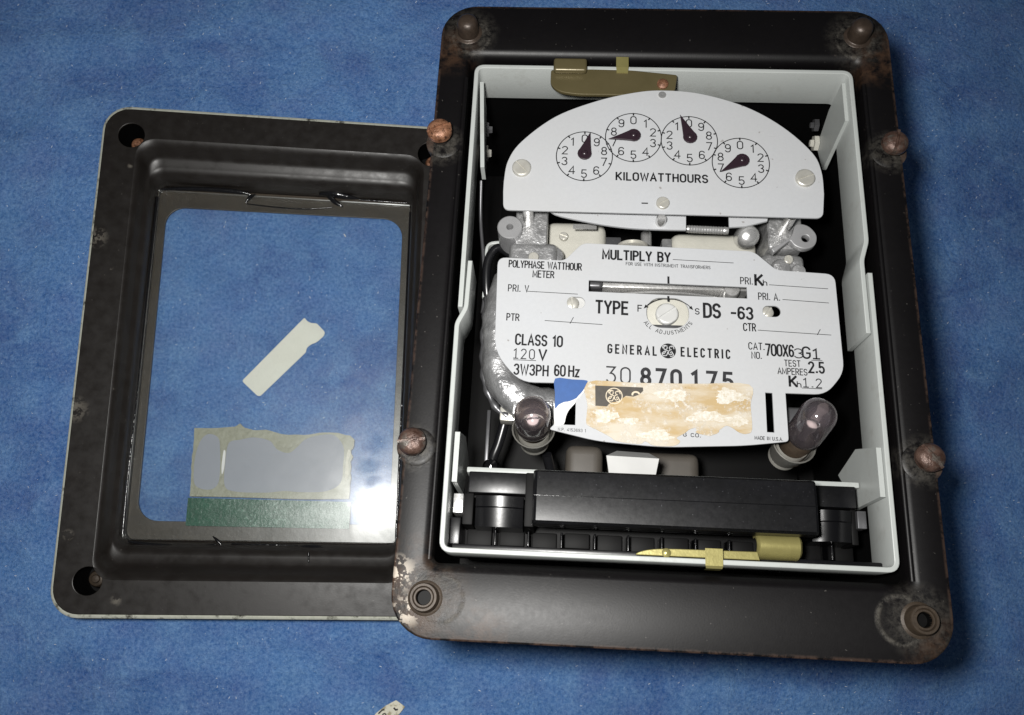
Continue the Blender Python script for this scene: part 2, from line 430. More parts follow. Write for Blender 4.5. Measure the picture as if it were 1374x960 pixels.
def plate(name, outer, holes, z_top, thick, mat, parent=None, bevel=0.15, smooth=True):
    cu = bpy.data.curves.new(name, 'CURVE'); cu.dimensions = '2D'; cu.fill_mode = 'BOTH'
    for loop in [outer] + list(holes):
        s = cu.splines.new('POLY'); s.points.add(len(loop) - 1); s.use_cyclic_u = True
        for p, q in zip(s.points, loop): p.co = (q[0] * MM, q[1] * MM, 0, 1)
    bv = min(bevel, thick * 0.4)
    cu.extrude = max((thick / 2 - bv), 0.001) * MM
    cu.bevel_depth = bv * MM; cu.bevel_resolution = 1; cu.offset = -bv * MM
    ob = bpy.data.objects.new(name, cu); COL.objects.link(ob)
    dg = bpy.context.evaluated_depsgraph_get()
    me = bpy.data.meshes.new_from_object(ob.evaluated_get(dg))
    bpy.data.objects.remove(ob, do_unlink=True); bpy.data.curves.remove(cu)
    me.transform(Matrix.Translation((0, 0, (z_top - thick / 2) * MM)))
    return link(name, me, mat, parent, smooth, 35)

def box(name, x0, x1, y0, y1, z0, z1, mat, parent=None, bevel=0.4, seg=2):
    bm = bmesh.new()
    bmesh.ops.create_cube(bm, size=1)
    for v in bm.verts:
        v.co = Vector(((x0 + x1) / 2 + v.co.x * (x1 - x0), (y0 + y1) / 2 + v.co.y * (y1 - y0), (z0 + z1) / 2 + v.co.z * (z1 - z0))) * MM
    if bevel:
        b = min(bevel, (x1 - x0) * 0.45, (y1 - y0) * 0.45, (z1 - z0) * 0.45)
        bmesh.ops.bevel(bm, geom=bm.edges[:], offset=b * MM, segments=seg, affect='EDGES', profile=0.6)
    me = bpy.data.meshes.new(name); bm.to_mesh(me); bm.free()
    return link(name, me, mat, parent, True, 35)

def axis_matrix(base, tip):
    d = (Vector(tip) - Vector(base)).normalized()
    return Matrix.Translation(Vector(base)) @ d.to_track_quat('Z', 'Y').to_matrix().to_4x4()

def lathe(name, prof, mat, parent=None, at=(0, 0, 0), tip=None, n=28, smooth=True, a0=0, a1=360, sharp=40):
    """prof: (r, h) pairs along the axis"""
    mx = axis_matrix(at, tip) if tip else Matrix.Translation(at)
    full = abs(a1 - a0 - 360) < 1e-6
    k = n if full else n + 1
    rings = []
    for (r, h) in prof:
        rings.append([tuple(mx @ Vector((r * math.cos(math.radians(a0 + (a1 - a0) * i / n)), r * math.sin(math.radians(a0 + (a1 - a0) * i / n)), h))) for i in range(k)])
    verts = [p for r in rings for p in r]; faces = []
    for q in range(len(rings) - 1):
        for i in range(k if full else k - 1):
            j = (i + 1) % k
            faces.append((q * k + i, q * k + j, (q + 1) * k + j, (q + 1) * k + i))
    return mesh(name, verts, faces, mat, parent, smooth, sharp)

def tube(name, path, rad, mat, parent=None, n=10, closed_ends=True):
    P = [Vector(p) for p in path]
    rs = rad if isinstance(rad, (list, tuple)) else [rad] * len(P)
    rings = []; up = Vector((0, 0, 1))
    for i, p in enumerate(P):
        d = (P[min(i + 1, len(P) - 1)] - P[max(i - 1, 0)]).normalized()
        u = up - d * up.dot(d)
        if u.length < 0.1: u = Vector((1, 0, 0)) - d * d.x
        u.normalize(); w = d.cross(u); up = u
        rings.append([tuple(p + (u * math.cos(2 * math.pi * k / n) + w * math.sin(2 * math.pi * k / n)) * rs[i]) for k in range(n)])
    return loft(name, rings, mat, parent, True, closed_ends, closed_ends, sharp=60)

def catmull(pts, n=6, closed=False):
    out = []; m = len(pts)
    for i in range(m if closed else m - 1):
        if closed: p = [pts[(i + k - 1) % m] for k in range(4)]
        else: p = [pts[max(0, min(m - 1, i + k - 1))] for k in range(4)]
        for s in range(n):
            u = s / n
            out.append(tuple(0.5 * (2 * b + (c - a) * u + (2 * a - 5 * b + 4 * c - d) * u * u + (3 * b - a - 3 * c + d) * u ** 3) for a, b, c, d in zip(*p)))
    if not closed: out.append(tuple(pts[-1]))
    return out

def fillet(pts, rads, n=5):
    """round the corners of a closed polygon"""
    out = []; m = len(pts)
    for i in range(m):
        a, b, c = Vector(pts[i - 1]), Vector(pts[i]), Vector(pts[(i + 1) % m])
        r = rads[i] if isinstance(rads, (list, tuple)) else rads
        if r <= 0: out.append(tuple(b)); continue
        u = (a - b); v = (c - b)
        t_ = min(r, u.length * 0.48, v.length * 0.48)
        p0 = b + u.normalized() * t_; p1 = b + v.normalized() * t_
        for k in range(n + 1):
            s = k / n
            out.append(tuple(p0 * (1 - s) ** 2 + b * 2 * s * (1 - s) + p1 * s * s))
    return out

def strip_outline(path, th):
    """outline of a sheet strip that follows path with thickness th"""
    P = [Vector(p) for p in path]; L = []; R = []
    for i, p in enumerate(P):
        d0 = (P[i] - P[i - 1]).normalized() if i else (P[1] - P[0]).normalized()
        d1 = (P[i + 1] - P[i]).normalized() if i < len(P) - 1 else d0
        t_ = (d0 + d1).normalized(); nn = Vector((-t_.y, t_.x)); k = max(0.5, nn.dot(Vector((-d0.y, d0.x))))
        L.append(tuple(p + nn * th / 2 / k)); R.append(tuple(p - nn * th / 2 / k))
    return L + R[::-1]

def side_plate(name, yz, x, th, mat, parent):
    """flat plate lying in the yz plane"""
    n = len(yz)
    verts = [(x - th / 2, p[0], p[1]) for p in yz] + [(x + th / 2, p[0], p[1]) for p in yz]
    faces = [tuple(range(n)), tuple(range(2 * n - 1, n - 1, -1))] + [(i, (i + 1) % n, n + (i + 1) % n, n + i) for i in range(n)]
    return mesh(name, verts, faces, mat, parent)

# ------------------------------------------------------------------ stroke lettering
def arc(cx, cy, rx, ry, a0, a1, n=9):
    return [(cx + rx * math.cos(math.radians(a0 + (a1 - a0) * i / n)), cy + ry * math.sin(math.radians(a0 + (a1 - a0) * i / n))) for i in range(n + 1)]
def A_(*a): return arc(*a)
G = {
 'A': (.54, [[(0, 0), (.27, 1), (.54, 0)], [(.10, .32), (.44, .32)]]),
 'B': (.48, [[(0, 0), (0, 1), (.24, 1)] + A_(.24, .76, .22, .24, 90, -90) + [(0, .52)], [(.24, .52)] + A_(.24, .26, .24, .26, 90, -90) + [(0, 0)]]),
 'C': (.48, [A_(.24, .74, .24, .26, 15, 180) + A_(.24, .26, .24, .26, 180, 345)]),
 'D': (.48, [[(0, 0), (0, 1), (.2, 1)] + A_(.2, .72, .28, .28, 90, 0) + A_(.2, .28, .28, .28, 0, -90) + [(0, 0)]]),
 'E': (.42, [[(.42, 1), (0, 1), (0, 0), (.42, 0)], [(0, .52), (.36, .52)]]),
 'F': (.42, [[(.42, 1), (0, 1), (0, 0)], [(0, .52), (.36, .52)]]),
 'G': (.50, [A_(.25, .74, .25, .26, 15, 180) + A_(.25, .26, .25, .26, 180, 355) + [(.5, .46), (.28, .46)]]),
 'H': (.48, [[(0, 0), (0, 1)], [(.48, 0), (.48, 1)], [(0, .52), (.48, .52)]]),
 'I': (.04, [[(.02, 0), (.02, 1)]]),
 'J': (.38, [[(.38, 1), (.38, .24)] + A_(.19, .22, .19, .22, 0, -180)]),
 'K': (.50, [[(0, 0), (0, 1)], [(.48, 1), (0, .38)], [(.14, .56), (.50, 0)]]),
 'L': (.40, [[(0, 1), (0, 0), (.40, 0)]]),
 'M': (.62, [[(0, 0), (0, 1), (.31, .18), (.62, 1), (.62, 0)]]),
 'N': (.50, [[(0, 0), (0, 1), (.50, 0), (.50, 1)]]),
 'O': (.50, [A_(.25, .74, .25, .26, 0, 180) + A_(.25, .26, .25, .26, 180, 360) + [(.5, .74)]]),
 'P': (.46, [[(0, 0), (0, 1), (.22, 1)] + A_(.22, .73, .24, .27, 90, -90) + [(0, .46)]]),
 'R': (.48, [[(0, 0), (0, 1), (.22, 1)] + A_(.22, .74, .24, .26, 90, -90) + [(0, .48)], [(.24, .48), (.48, 0)]]),
 'S': (.46, [A_(.23, .745, .23, .255, 20, 255) + A_(.23, .255, .23, .255, 75, -160)]),
 'T': (.48, [[(0, 1), (.48, 1)], [(.24, 1), (.24, 0)]]),
 'U': (.48, [[(0, 1), (0, .26)] + A_(.24, .25, .24, .25, 180, 360) + [(.48, 1)]]),
 'V': (.52, [[(0, 1), (.26, 0), (.52, 1)]]),
 'W': (.74, [[(0, 1), (.18, 0), (.37, .9), (.56, 0), (.74, 1)]]),
 'X': (.50, [[(0, 0), (.50, 1)], [(0, 1), (.50, 0)]]),
 'Y': (.50, [[(0, 1), (.25, .46), (.50, 1)], [(.25, .46), (.25, 0)]]),
 'z': (.34, [[(0, .66), (.34, .66), (0, 0), (.34, 0)]]),
 'h': (.50, [[(0, 0), (0, 1)], [(0, .45)] + A_(.25, .42, .25, .25, 180, 0) + [(.5, 0)]]),
 '0': (.48, [A_(.24, .74, .24, .26, 0, 180) + A_(.24, .26, .24, .26, 180, 360) + [(.48, .74)]]),
 '1': (.22, [[(0, .80), (.17, .98), (.17, 0)]]),
 '!': (.40, [[(.02, .82), (.21, .98), (.21, 0)], [(0, 0), (.42, 0)]]),
 '2': (.46, [A_(.23, .75, .23, .25, 165, -35) + [(0, 0), (.46, 0)]]),
 '3': (.44, [A_(.21, .76, .21, .24, 160, -80) + A_(.21, .26, .23, .26, 80, -160)]),
 '#': (.46, [[(0, 1), (.44, 1), (.20, .60)] + A_(.22, .30, .24, .30, 80, -150)]),
 '4': (.50, [[(.38, 0), (.38, 1), (0, .28), (.50, .28)]]),
 '5': (.46, [[(.42, 1), (.06, 1), (.03, .54)] + A_(.23, .30, .23, .30, 130, -155)]),
 '6': (.46, [A_(.24, .74, .22, .26, 20, 170) + [(0, .30)] + A_(.23, .29, .23, .29, 180, 540)]),
 '7': (.46, [[(0, 1), (.46, 1), (.16, 0)]]),
 '8': (.46, [A_(.23, .755, .20, .245, -90, 270, 14), A_(.23, .26, .23, .26, 90, 450, 14)]),
 '9': (.46, [A_(.22, .26, .22, .26, 200, 350) + [(.46, .70)] + A_(.23, .71, .23, .29, 0, 360)]),
 '.': (.06, [[(.0, .05), (.09, .05)]]),
 '-': (.32, [[(0, .46), (.32, .46)]]),
 '/': (.30, [[(0, 0), (.30, 1)]]),
 ' ': (.26, []),
}
class Ink:
    """collects flat printed strokes and builds them as one thin printed layer"""
    def __init__(self): self.v = []; self.f = []
    def stroke(self, pts, w, z):
        P = [Vector((p[0], p[1])) for p in pts]
        Q = [P[0]]
        for p in P[1:]:
            if (p - Q[-1]).length > 1e-4: Q.append(p)
        P = Q
        if len(P) < 2: return
        closed = (P[0] - P[-1]).length < 1e-3
        b = len(self.v); m = len(P)
        for i, p in enumerate(P):
            if i: d0 = (P[i] - P[i - 1]).normalized()
            else: d0 = (P[-1] - P[-2]).normalized() if closed else (P[1] - P[0]).normalized()
            if i < m - 1: d1 = (P[i + 1] - P[i]).normalized()
            else: d1 = (P[1] - P[0]).normalized() if closed else d0
            t_ = d0 + d1
            if t_.length < 0.2: t_ = d1
            t_.normalize()
            nn = Vector((-t_.y, t_.x)); k = max(0.45, abs(nn.dot(Vector((-d0.y, d0.x)))))
            o = nn * (w / 2 / k); e = Vector((0, 0))
            if not closed and i == 0: e = -d1 * w * 0.35
            if not closed and i == m - 1: e = d0 * w * 0.35
            self.v += [(p.x + o.x + e.x, p.y + o.y + e.y, z), (p.x - o.x + e.x, p.y - o.y + e.y, z)]
        for i in range(m - 1):
            a = b + 2 * i; self.f.append((a, a + 1, a + 3, a + 2))
    def poly(self, pts, z):
        b = len(self.v); self.v += [(p[0], p[1], z) for p in pts]; self.f.append(tuple(range(b, b + len(pts))))
    def width(self, s, gap):
        return sum(G[c][0] for c in s) + gap * (len(s) - 1)
    def text(self, s, x0, x1, y, h, z, w=0.13, gap=0.19, slope=0.0):
        """fit s between x0 and x1 (mm), cap height h, stroke width w*h"""
        sx = (x1 - x0) / self.width(s, gap); x = 0.0
        for c in s:
            gw, st = G[c]
            for pl in st:
                pts = []
                for (px, py) in pl:
                    X = (x + px) * sx; Y = py * h
                    pts.append((x0 + X, y + Y + slope * X))
                self.stroke(pts, w * h, z)
            x += gw + gap
    def glyph(self, c, cx, cy, h, z, w=0.12, sx=1.0, rot=0.0):
        gw, st = G[c]
        for pl in st:
            pts = []
            for (px, py) in pl:
                X = (px - gw / 2) * h * sx; Y = (py - 0.5) * h
                pts.append((cx + X * math.cos(rot) - Y * math.sin(rot), cy + X * math.sin(rot) + Y * math.cos(rot)))
            self.stroke(pts, w * h, z)
    def build(self, name, mat, parent):
        me = bpy.data.meshes.new(name)
        me.from_pydata([(v[0] * MM, v[1] * MM, v[2] * MM) for v in self.v], [], self.f)
        bm = bmesh.new(); bm.from_mesh(me)
        for f in bm.faces:
            f.normal_update()
            if f.normal.z < 0: f.normal_flip()
        bm.to_mesh(me); bm.free()
        return link(name, me, mat, parent)

# ------------------------------------------------------------------ the cloth
def smooth(a, b, x):
    u = max(0.0, min(1.0, (x - a) / (b - a))); return u * u * (3 - 2 * u)
from mathutils import noise as mnoise
NX, NY = 300, 260
X0, X1, Y0, Y1 = -620, 900, -620, 700
CREASE = [(-60, -150, 0.45, 2.0, 7, 60), (40, -185, 0.75, -1.8, 6, 45), (110, -160, 0.9, 1.5, 5, 40), (-150, 90, 1.2, 1.6, 9, 70), (-120, 170, 0.3, 1.8, 9, 80), (330, 60, 1.3, 1.5, 9, 80), (340, -90, 1.1, -1.4, 8, 60)]
def cloth_z(x, y):
    dx = max(abs(x) - 92, 0); dy = max(abs(y) - 128, 0); k = smooth(2, 30, math.hypot(dx, dy))
    if k == 0: return 0.0
    h = 3.2 * mnoise.noise(Vector((x * 0.011, y * 0.013, 0.3))) + 1.5 * mnoise.noise(Vector((x * 0.03 + y * 0.012, y * 0.022 - x * 0.016, 4.0))) - 0.8
    for (cx, cy, a, amp, w, L) in CREASE:
        u = (x - cx) * math.cos(a) + (y - cy) * math.sin(a); v = -(x - cx) * math.sin(a) + (y - cy) * math.cos(a) + 5 * math.sin(u * 0.03)
        e = (v / w) ** 2 + (u / L) ** 2
        if e < 9: h += amp * math.exp(-e)
    return k * h
vs = []; fs = []
for j in range(NY + 1):
    for i in range(NX + 1):
        x = X0 + (X1 - X0) * i / NX; y = Y0 + (Y1 - Y0) * j / NY
        vs.append((x, y, cloth_z(x, y)))
for j in range(NY):
    for i in range(NX):
        a = j * (NX + 1) + i; fs.append((a, a + 1, a + NX + 2, a + NX + 1))
cloth = mesh('cloth', vs, fs, 'cloth', None, True, 180)
tag(cloth, 'blue fleece cloth spread flat under everything', 'cloth', kind='structure')

def fibres(name, count, lens, wid, lift, mat, label):
    lv = []; lf = []
    for i in range(count):
        x = random.uniform(-215, 470); y = random.uniform(-215, 280)
        if abs(x) < 93 and abs(y) < 129 and not (abs(x) < 59 and abs(y) < 77): continue
        if 95 < x < 235 and -85 < y < 100: continue
        a = random.gauss(0.6, 0.9); L = random.choice(lens); w = random.uniform(*wid)
        z = cloth_z(x, y) + 0.02; c, s_ = math.cos(a), math.sin(a); b = len(lv); up = random.uniform(*lift)
        for (u, v, q) in ((-L, -w, 0), (-L, w, 0), (L, w * 0.6, up), (L, -w * 0.6, up)):
            lv.append(((x + u * c - v * s_) * MM, (y + u * s_ + v * c) * MM, (z + q) * MM))
        lf.append((b, b + 1, b + 2, b + 3))
    me = bpy.data.meshes.new(name); me.from_pydata(lv, [], lf)
    o = link(name, me, mat); tag(o, label, name.replace('_', ' '), kind='stuff')
fibres('cloth_nap', 90000, (0.4, 0.6, 0.8, 1.1), (0.05, 0.10), (0.15, 0.45), 'cloth_nap', 'fuzzy blue nap standing up all over the cloth')
fibres('lint', 2600, (0.22, 0.28, 0.35, 0.6), (0.09, 0.16), (0.3, 0.5), 'lint', 'tiny pale lint fibres scattered over the blue cloth')

# ------------------------------------------------------------------ loose cover lying on the cloth (flange plane 24.5 mm up)
COVER = Matrix.Translation((0, 0, 26.3 * MM)) @ Matrix.Rotation(math.radians(0.65), 4, 'Y') @ Matrix.Rotation(math.radians(-0.85), 4, 'X')
cover = empty('meter_cover', COVER)
tag(cover, 'loose black metal cover frame with glass window lying left of the meter case', 'meter cover')
RG = [(88.2, 123.4, 12, -1.2), (88.2, 123.4, 12, -0.3), (87.7, 122.9, 11.6, 0), (71.8, 107.8, 9, 0), (70.6, 106.4, 8.4, -0.7), (69.6, 104.4, 8, -3), (68.8, 102.4, 7.5, -6.8),
      (68.2, 100.6, 7.2, -8.3), (67.2, 97.2, 6.8, -8.9), (66.8, 95.2, 6.4, -9.6), (66.4, 93.2, 6, -11.6), (66.0, 91.4, 5.5, -17.5), (65.8, 91.0, 5.2, -23.0),
      (65.8, 91.0, 5.2, -24.2), (67.2, 92.4, 6, -24.2), (67.4, 94.4, 6.4, -11.0), (70.0, 103.6, 8, -7.4), (72.4, 108.2, 9, -1.2)]
HOLES = [(-75, 109.3), (75, 109.3), (-73.4, -108.6), (75, -108.6)]
def hole_ring(cx, cy, r, z, n): return [(cx + r * math.cos(2 * math.pi * i / n), cy + r * math.sin(2 * math.pi * i / n), z) for i in range(n)]
# pressed frame: the flat flange is cut with four holes, so the flange is a plate and the tray is lofted
fr = plate('flange', rrect(88.2, 123.4, 12, 8), [rrect(71.8, 107.8, 9, 6)[::-1]] + [[(q[0], q[1]) for q in hole_ring(hx, hy, 6.4, 0, 24)][::-1] for hx, hy in HOLES], 0, 1.2, 'cover_paint', cover, 0.3)
tray = loft('tray', [[(p[0], p[1], z) for p in rrect(hx, hy, r, 8)] for (hx, hy, r, z) in RG[3:]], 'cover_paint', cover, True, closed=True, sharp=50)
rim = loft('edge', [[(p[0], p[1], z) for p in rrect(hx, hy, r, 8)] for (hx, hy, r, z) in
     ((88.05, 123.25, 12, -0.35), (89.0, 124.4, 12.6, -0.6), (89.5, 125.1, 13.0, -1.3), (89.0, 124.6, 12.7, -2.6), (88.0, 123.2, 12, -2.4))], 'bare_edge', cover, True, closed=True, sharp=50)
tag(rim, 'chipped pale outer edge')
lipo = plate('window_lip', rrect(65.7, 90.9, 5, 6), [rrect(61.6, 81.0, 10, 8, 0, -0.4)[::-1]], -22.9, 1.2, 'sealing_lip', cover, 0.2)
glass = box('window_glass', -65.2, 65.2, -90.3, 88.2, -22.5, -20.0, 'window_pane', cover, 0.25, 1)
GT = Matrix.Translation((0, 0, -21.2 * MM)) @ Matrix.Rotation(math.radians(0.65), 4, 'Y') @ Matrix.Rotation(math.radians(-0.85), 4, 'X') @ Matrix.Translation((0, 0, (21.2 + 2.2) * MM))
glass.data.transform(GT)
# sealing compound squeezed out along the glass edge
def bead(pts, rads, z):
    path = catmull([(p[0], p[1], z + 0.35 * math.sin(7.1 * i)) for i, p in enumerate(pts)], 4)
    rr = catmull([(r,) for r in rads], 4)
    return tube('sealing_compound', path, [max(0.12, r[0]) for r in rr], 'sealant', cover, 8)
bead([(-64, 88), (-52, 89.3), (-36, 89.7), (-24, 89.3), (-18, 88.2)], [0.6, 1.1, 1.3, 1.2, 0.4], -19.6)
bead([(-16, 88.6), (-19, 86.3), (-20.6, 83.4)], [0.5, 0.9, 0.3], -19.6)
bead([(17, 90.6), (22, 91.6), (27, 91.0), (33, 90.0), (38, 89.6)], [0.5, 1.9, 2.1, 1.3, 0.3], -19.0)
bead([(22, 90), (26, 86.6), (29.5, 84.6)], [1.2, 1.3, 0.5], -19.4)
bead([(-20, 83.2), (-4, 82.1), (12, 82.2), (24, 84)], [0.25, 0.3, 0.3, 0.3], -19.8)
bead([(38, 89.2), (50, 89.0), (64, 88.8)], [0.3, 0.4, 0.3], -19.8)
bead([(-62, -91.2), (-52, -92.6), (-44, -93.6), (-34, -94.2), (-26, -93.6), (-21, -92.0)], [0.5, 1.1, 1.5, 1.6, 1.5, 0.5], -19.2)
bead([(-23, -88.2), (-20.5, -90.2), (-18, -93)], [0.25, 0.7, 0.3], -19.4)
bead([(-14, -91.6), (4, -91.9), (18, -92.1)], [0.3, 0.5, 0.4], -19.8)
bead([(17, -93), (22, -93.4), (27, -93.8), (32, -94.6), (34, -96)], [0.6, 2.1, 2.5, 1.6, 0.4], -19.0)
bead([(34, -93.2), (48, -93.6), (64, -93.6)], [0.3, 0.5, 0.4], -19.8)
bead([(24, -95), (24.4, -100)], [0.5, 0.2], -11.2)
bead([(-65.3, 84), (-65.3, 30), (-65.0, -20), (-65.3, -60), (-65.1, -88)], [0.7, 0.5, 0.45, 0.6, 0.8], -19.7)
bead([(65.4, 84), (65.4, 10), (65.4, -88)], [0.5, 0.5, 0.6], -19.7)
# captive thumb nuts under the corner holes
for (hx, hy) in HOLES:
    lathe('shade_cup', [(6.5, -1.3), (7.6, -1.3), (7.6, -23.2), (0.01, -23.2), (0.01, -22.6), (6.9, -22.6)], 'inner_black', cover, (hx, hy, 0))  # black cup added to stand for the shade seen through the hole
    nut = lathe('thumb_nut', [(0.01, -5.0), (1.6, -5.2), (2.0, -6.0), (3.2, -6.4), (3.9, -7.6), (4.1, -12), (4.1, -22.5), (0.01, -22.5)], 'rusty_copper' if hy > 0 else 'stud_brass', cover, (hx + 1.6, hy + (-1.9 if hy > 0 else 0.6), 0))
# old stickers on the outer side of the glass
ZL = -22.58
rp_ = [(-37.0, -35.6), (-26, -34.9), (-17.4, -34.4), (-15.0, -32.2), (-12.6, -34.8), (-8, -35.4), (-2.1, -35.4), (4, -36.6), (9.3, -37.6), (17, -37.2), (24.2, -36.0), (34, -35.7), (39.8, -36.9), (42.2, -39.2), (41.9, -42.9), (40.6, -45.2), (41.9, -47.6), (40.9, -50.3), (41.3, -58), (41.0, -69.0), (20, -69.2), (-10, -69.4), (-36.2, -69.0), (-36.4, -60), (-36.9, -52), (-36.6, -44)]
res = plate('sticker_residue', [(x + 0.18 * math.sin(9.1 * i), y + 0.22 * math.sin(5.3 * i + 1)) for i, (x, y) in enumerate(p for k in range(len(rp_)) for p in [((rp_[k][0] * (1 - q) + rp_[(k + 1) % len(rp_)][0] * q), (rp_[k][1] * (1 - q) + rp_[(k + 1) % len(rp_)][1] * q)) for q in (0, .33, .66)])], [], ZL, 0.14, 'glue_rim', cover, 0.02)
tag(res, 'yellowed outline of a removed sticker on the glass')
def blob(name, pts, z, mat, par, th=0.1): return plate(name, catmull(pts, 5, True), [], z, th, mat, par, 0.02)
blob('glue_film', [(-29.6, -38.2), (-25, -40), (-23.6, -46), (-22.8, -56), (-23.4, -63.1), (-27.5, -65.8), (-34.0, -63.8), (-35.4, -56), (-35.0, -47.5), (-33, -41)], ZL + 0.16, 'glue_residue', cover)
blob('glue_film', [(-19.6, -42.5), (-14, -40.6), (-7.4, -39.3), (0.2, -40.8), (4.2, -45.0), (9.9, -46.6), (14, -43.4), (17.9, -39.4), (25, -37.2), (32.0, -37.1), (36.9, -42.8), (37.2, -52), (36.4, -60.9), (29.6, -65.2), (18, -66.0), (9, -65.6), (0, -66.6), (-14.7, -66.4), (-20.0, -63.4), (-20.6, -52)], ZL + 0.16, 'glue_residue', cover)
gre = plate('green_sticker', fillet([(-37.0, -69.9), (42.0, -70.3), (41.8, -83.6), (-37.0, -83.4)], 0.3), [], ZL, 0.16, 'green_label', cover, 0.02)
tag(gre, 'flaking dark green sticker strip on the glass')
blob('glue_flake', [(-21.6, -46), (-20.8, -47.5), (-20.9, -55), (-21.7, -58), (-22.2, -54), (-22.0, -48)], ZL + 0.3, 'paper_white', cover)
blob('glue_flake', [(39.6, -44), (40.8, -46), (39.8, -50), (40.4, -56), (39.0, -60), (38.4, -54), (38.8, -47)], ZL + 0.3, 'glue_flake', cover)
speck = mesh('glass_speck', [(30.9, 69.6, -19.95), (31.3, 69.7, -19.95), (32.3, 68.2, -19.95), (31.9, 68.0, -19.95)], [(0, 1, 2, 3)], 'paper_white', cover)

for o in cover.children:
    if o.name.split('.')[0] in ('sticker_residue', 'glue_film', 'green_sticker', 'glass_speck', 'glue_flake', 'sealing_compound'): o.data.transform(GT)

# ------------------------------------------------------------------ papers on the cloth
def paper(name, pts, z, mat, th=0.18, cell=0):
    o = plate(name, pts, [], z, th, mat, None, 0.03)
    return o
ps = paper('paper_strip', fillet([(12.3, 24.3), (14.0, 22.4), (15.9, 21.6), (18.9, 21.5), (23.4, 17.0), (22.9, 14.9), (19.4, 11.4), (16.6, 10.2), (14.4, 8.2), (14.2, 5.9), (-7.4, -17.8), (-8.9, -17.8), (-17.3, -10.3)], [0.6, 0.5, 0.5, 0.8, 2.2, 1, 1.2, 0.5, 1, 0.6, 1, 1, 1.2], 4), 0.62, 'paper_strip')
tag(ps, 'torn ivory paper strip lying askew under the cover glass', 'paper strip')
sp = paper('paper_scrap', fillet([(68.4, -166.6), (72.9, -169.7), (69.0, -174.6), (64.6, -180.5), (54.5, -180.5), (58.6, -172.9), (63.4, -169.2)], [0.5, 0.4, 0.8, 0.4, 0.4, 0.8, 0.8], 3), 0.9, 'paper_scrap')
tag(sp, 'small torn stained paper scrap at the bottom edge of the cloth', 'paper scrap')
ik = Ink()
ik.glyph('8', 63.4, -174.6, 3.6, 0.93, 0.16, 1.2, 0.5)
ik.stroke([(60.2, -172.8), (61.6, -171.4), (62.6, -171.0)], 0.7, 0.93)
ik.stroke([(67.6, -170.4), (68.4, -171.2), (69.2, -171.0)], 0.8, 0.93)
ik.build('print', 'stamp_ink', sp)

# ------------------------------------------------------------------ the meter case (flange plane is its local z = 0)
CR = Matrix(((0.989639, 0.042553, -0.137128), (-0.020716, 0.987397, 0.156900), (0.142077, -0.152434, 0.978048)))
CASE = Matrix.Translation(Vector((161.469, 7.351, 158.583)) * MM) @ CR.to_4x4()
case = empty('meter_case', CASE)
tag(case, 'open black steel meter case with wide flange and grey sheet lining, right of the cover', 'meter case')
def rr3(hx, hy, r, z, n=8): return [(p[0], p[1], z) for p in rrect(hx, hy, r, n)]
loft('flange', [rr3(88.0, 122.2, 14, -2.2), rr3(88.1, 122.3, 14, -0.5), rr3(87.9, 122.1, 13.8, -0.12), rr3(87.4, 121.6, 13.4, 0), rr3(79.2, 101.6, 4.2, 0),
                rr3(77.9, 100.6, 3.6, -0.35), rr3(76.9, 99.4, 3.2, -1.3), rr3(76.3, 98.6, 2.9, -2.6), rr3(76.1, 98.2, 2.6, -4.5), rr3(76.1, 98.2, 2.6, -8), rr3(78.1, 100.2, 3, -8), rr3(79, 101, 4, -2.2)],
     'case_paint', case, True, closed=True, sharp=50)
# pressed beads that run along the long sides of the flange
for s in (-1, 1):
    tube('bead', [(s * 76.9, 88, -0.9), (s * 77.0, 40, -0.75), (s * 77.0, -40, -0.75), (s * 76.9, -97.5, -0.9)], 0.95, 'case_paint', case, 10)
inner = loft('inner_wall', [rr3(76.1, 98.2, 2.6, -8), rr3(76.1, 98.2, 2.6, -92)], 'inner_black', case, False, False, True)
# outer housing whose back rests on the cloth
down = CR.transposed() @ Vector((0, 0, -1))
ring_t = rr3(77.5, 99.6, 4, -2.2); ring_b = []
for p in ring_t:
    w = CASE @ (Vector(p) * MM)
    dz = (CR @ Vector((0, 0, -1))).z
    tl = (w.z / MM + 1.5) / -dz
    ring_b.append((p[0], p[1], p[2] - tl))
loft('housing', [ring_t, ring_b], 'case_paint', case, True, False, True)

# corner ferrules: hollow at the bottom, blunt studs at the top
FER = [(-77, -109.7, 'stud_brass', True), (77.4, -109.2, 'stud_brass', True), (-77.2, 109.0, 'stud_dark', False), (76.0, 109.7, 'stud_dark', False)]
for (x, y, mt, hollow) in FER:
    if hollow:
        prof = [(5.6, 0.02), (5.2, 0.25), (4.7, 0.4), (4.6, 0.6), (4.5, 4.4), (4.2, 4.8), (3.5, 4.8), (3.3, 4.3), (3.0, 4.6), (2.5, 4.6), (2.3, 4.2), (2.3, 1.0)]
        f_ = lathe('ferrule', prof, mt, case, (x, y, 0), n=32)
        lathe('bore_shade', [(2.3, 4.1), (2.28, 0.5), (0.01, 0.5)], 'inner_black', f_, (x, y, 0), n=24)  # black lining and floor paint in the shade of a deeper hole
    else:
        prof = [(5.4, 0.02), (5.0, 0.3), (4.4, 0.4), (4.2, 0.6), (4.2, 5.0), (3.8, 6.6), (2.6, 7.6), (1.2, 7.9), (0.01, 7.9)]
        f_ = lathe('stud', prof, mt, case, (x, y, 0), n=32)
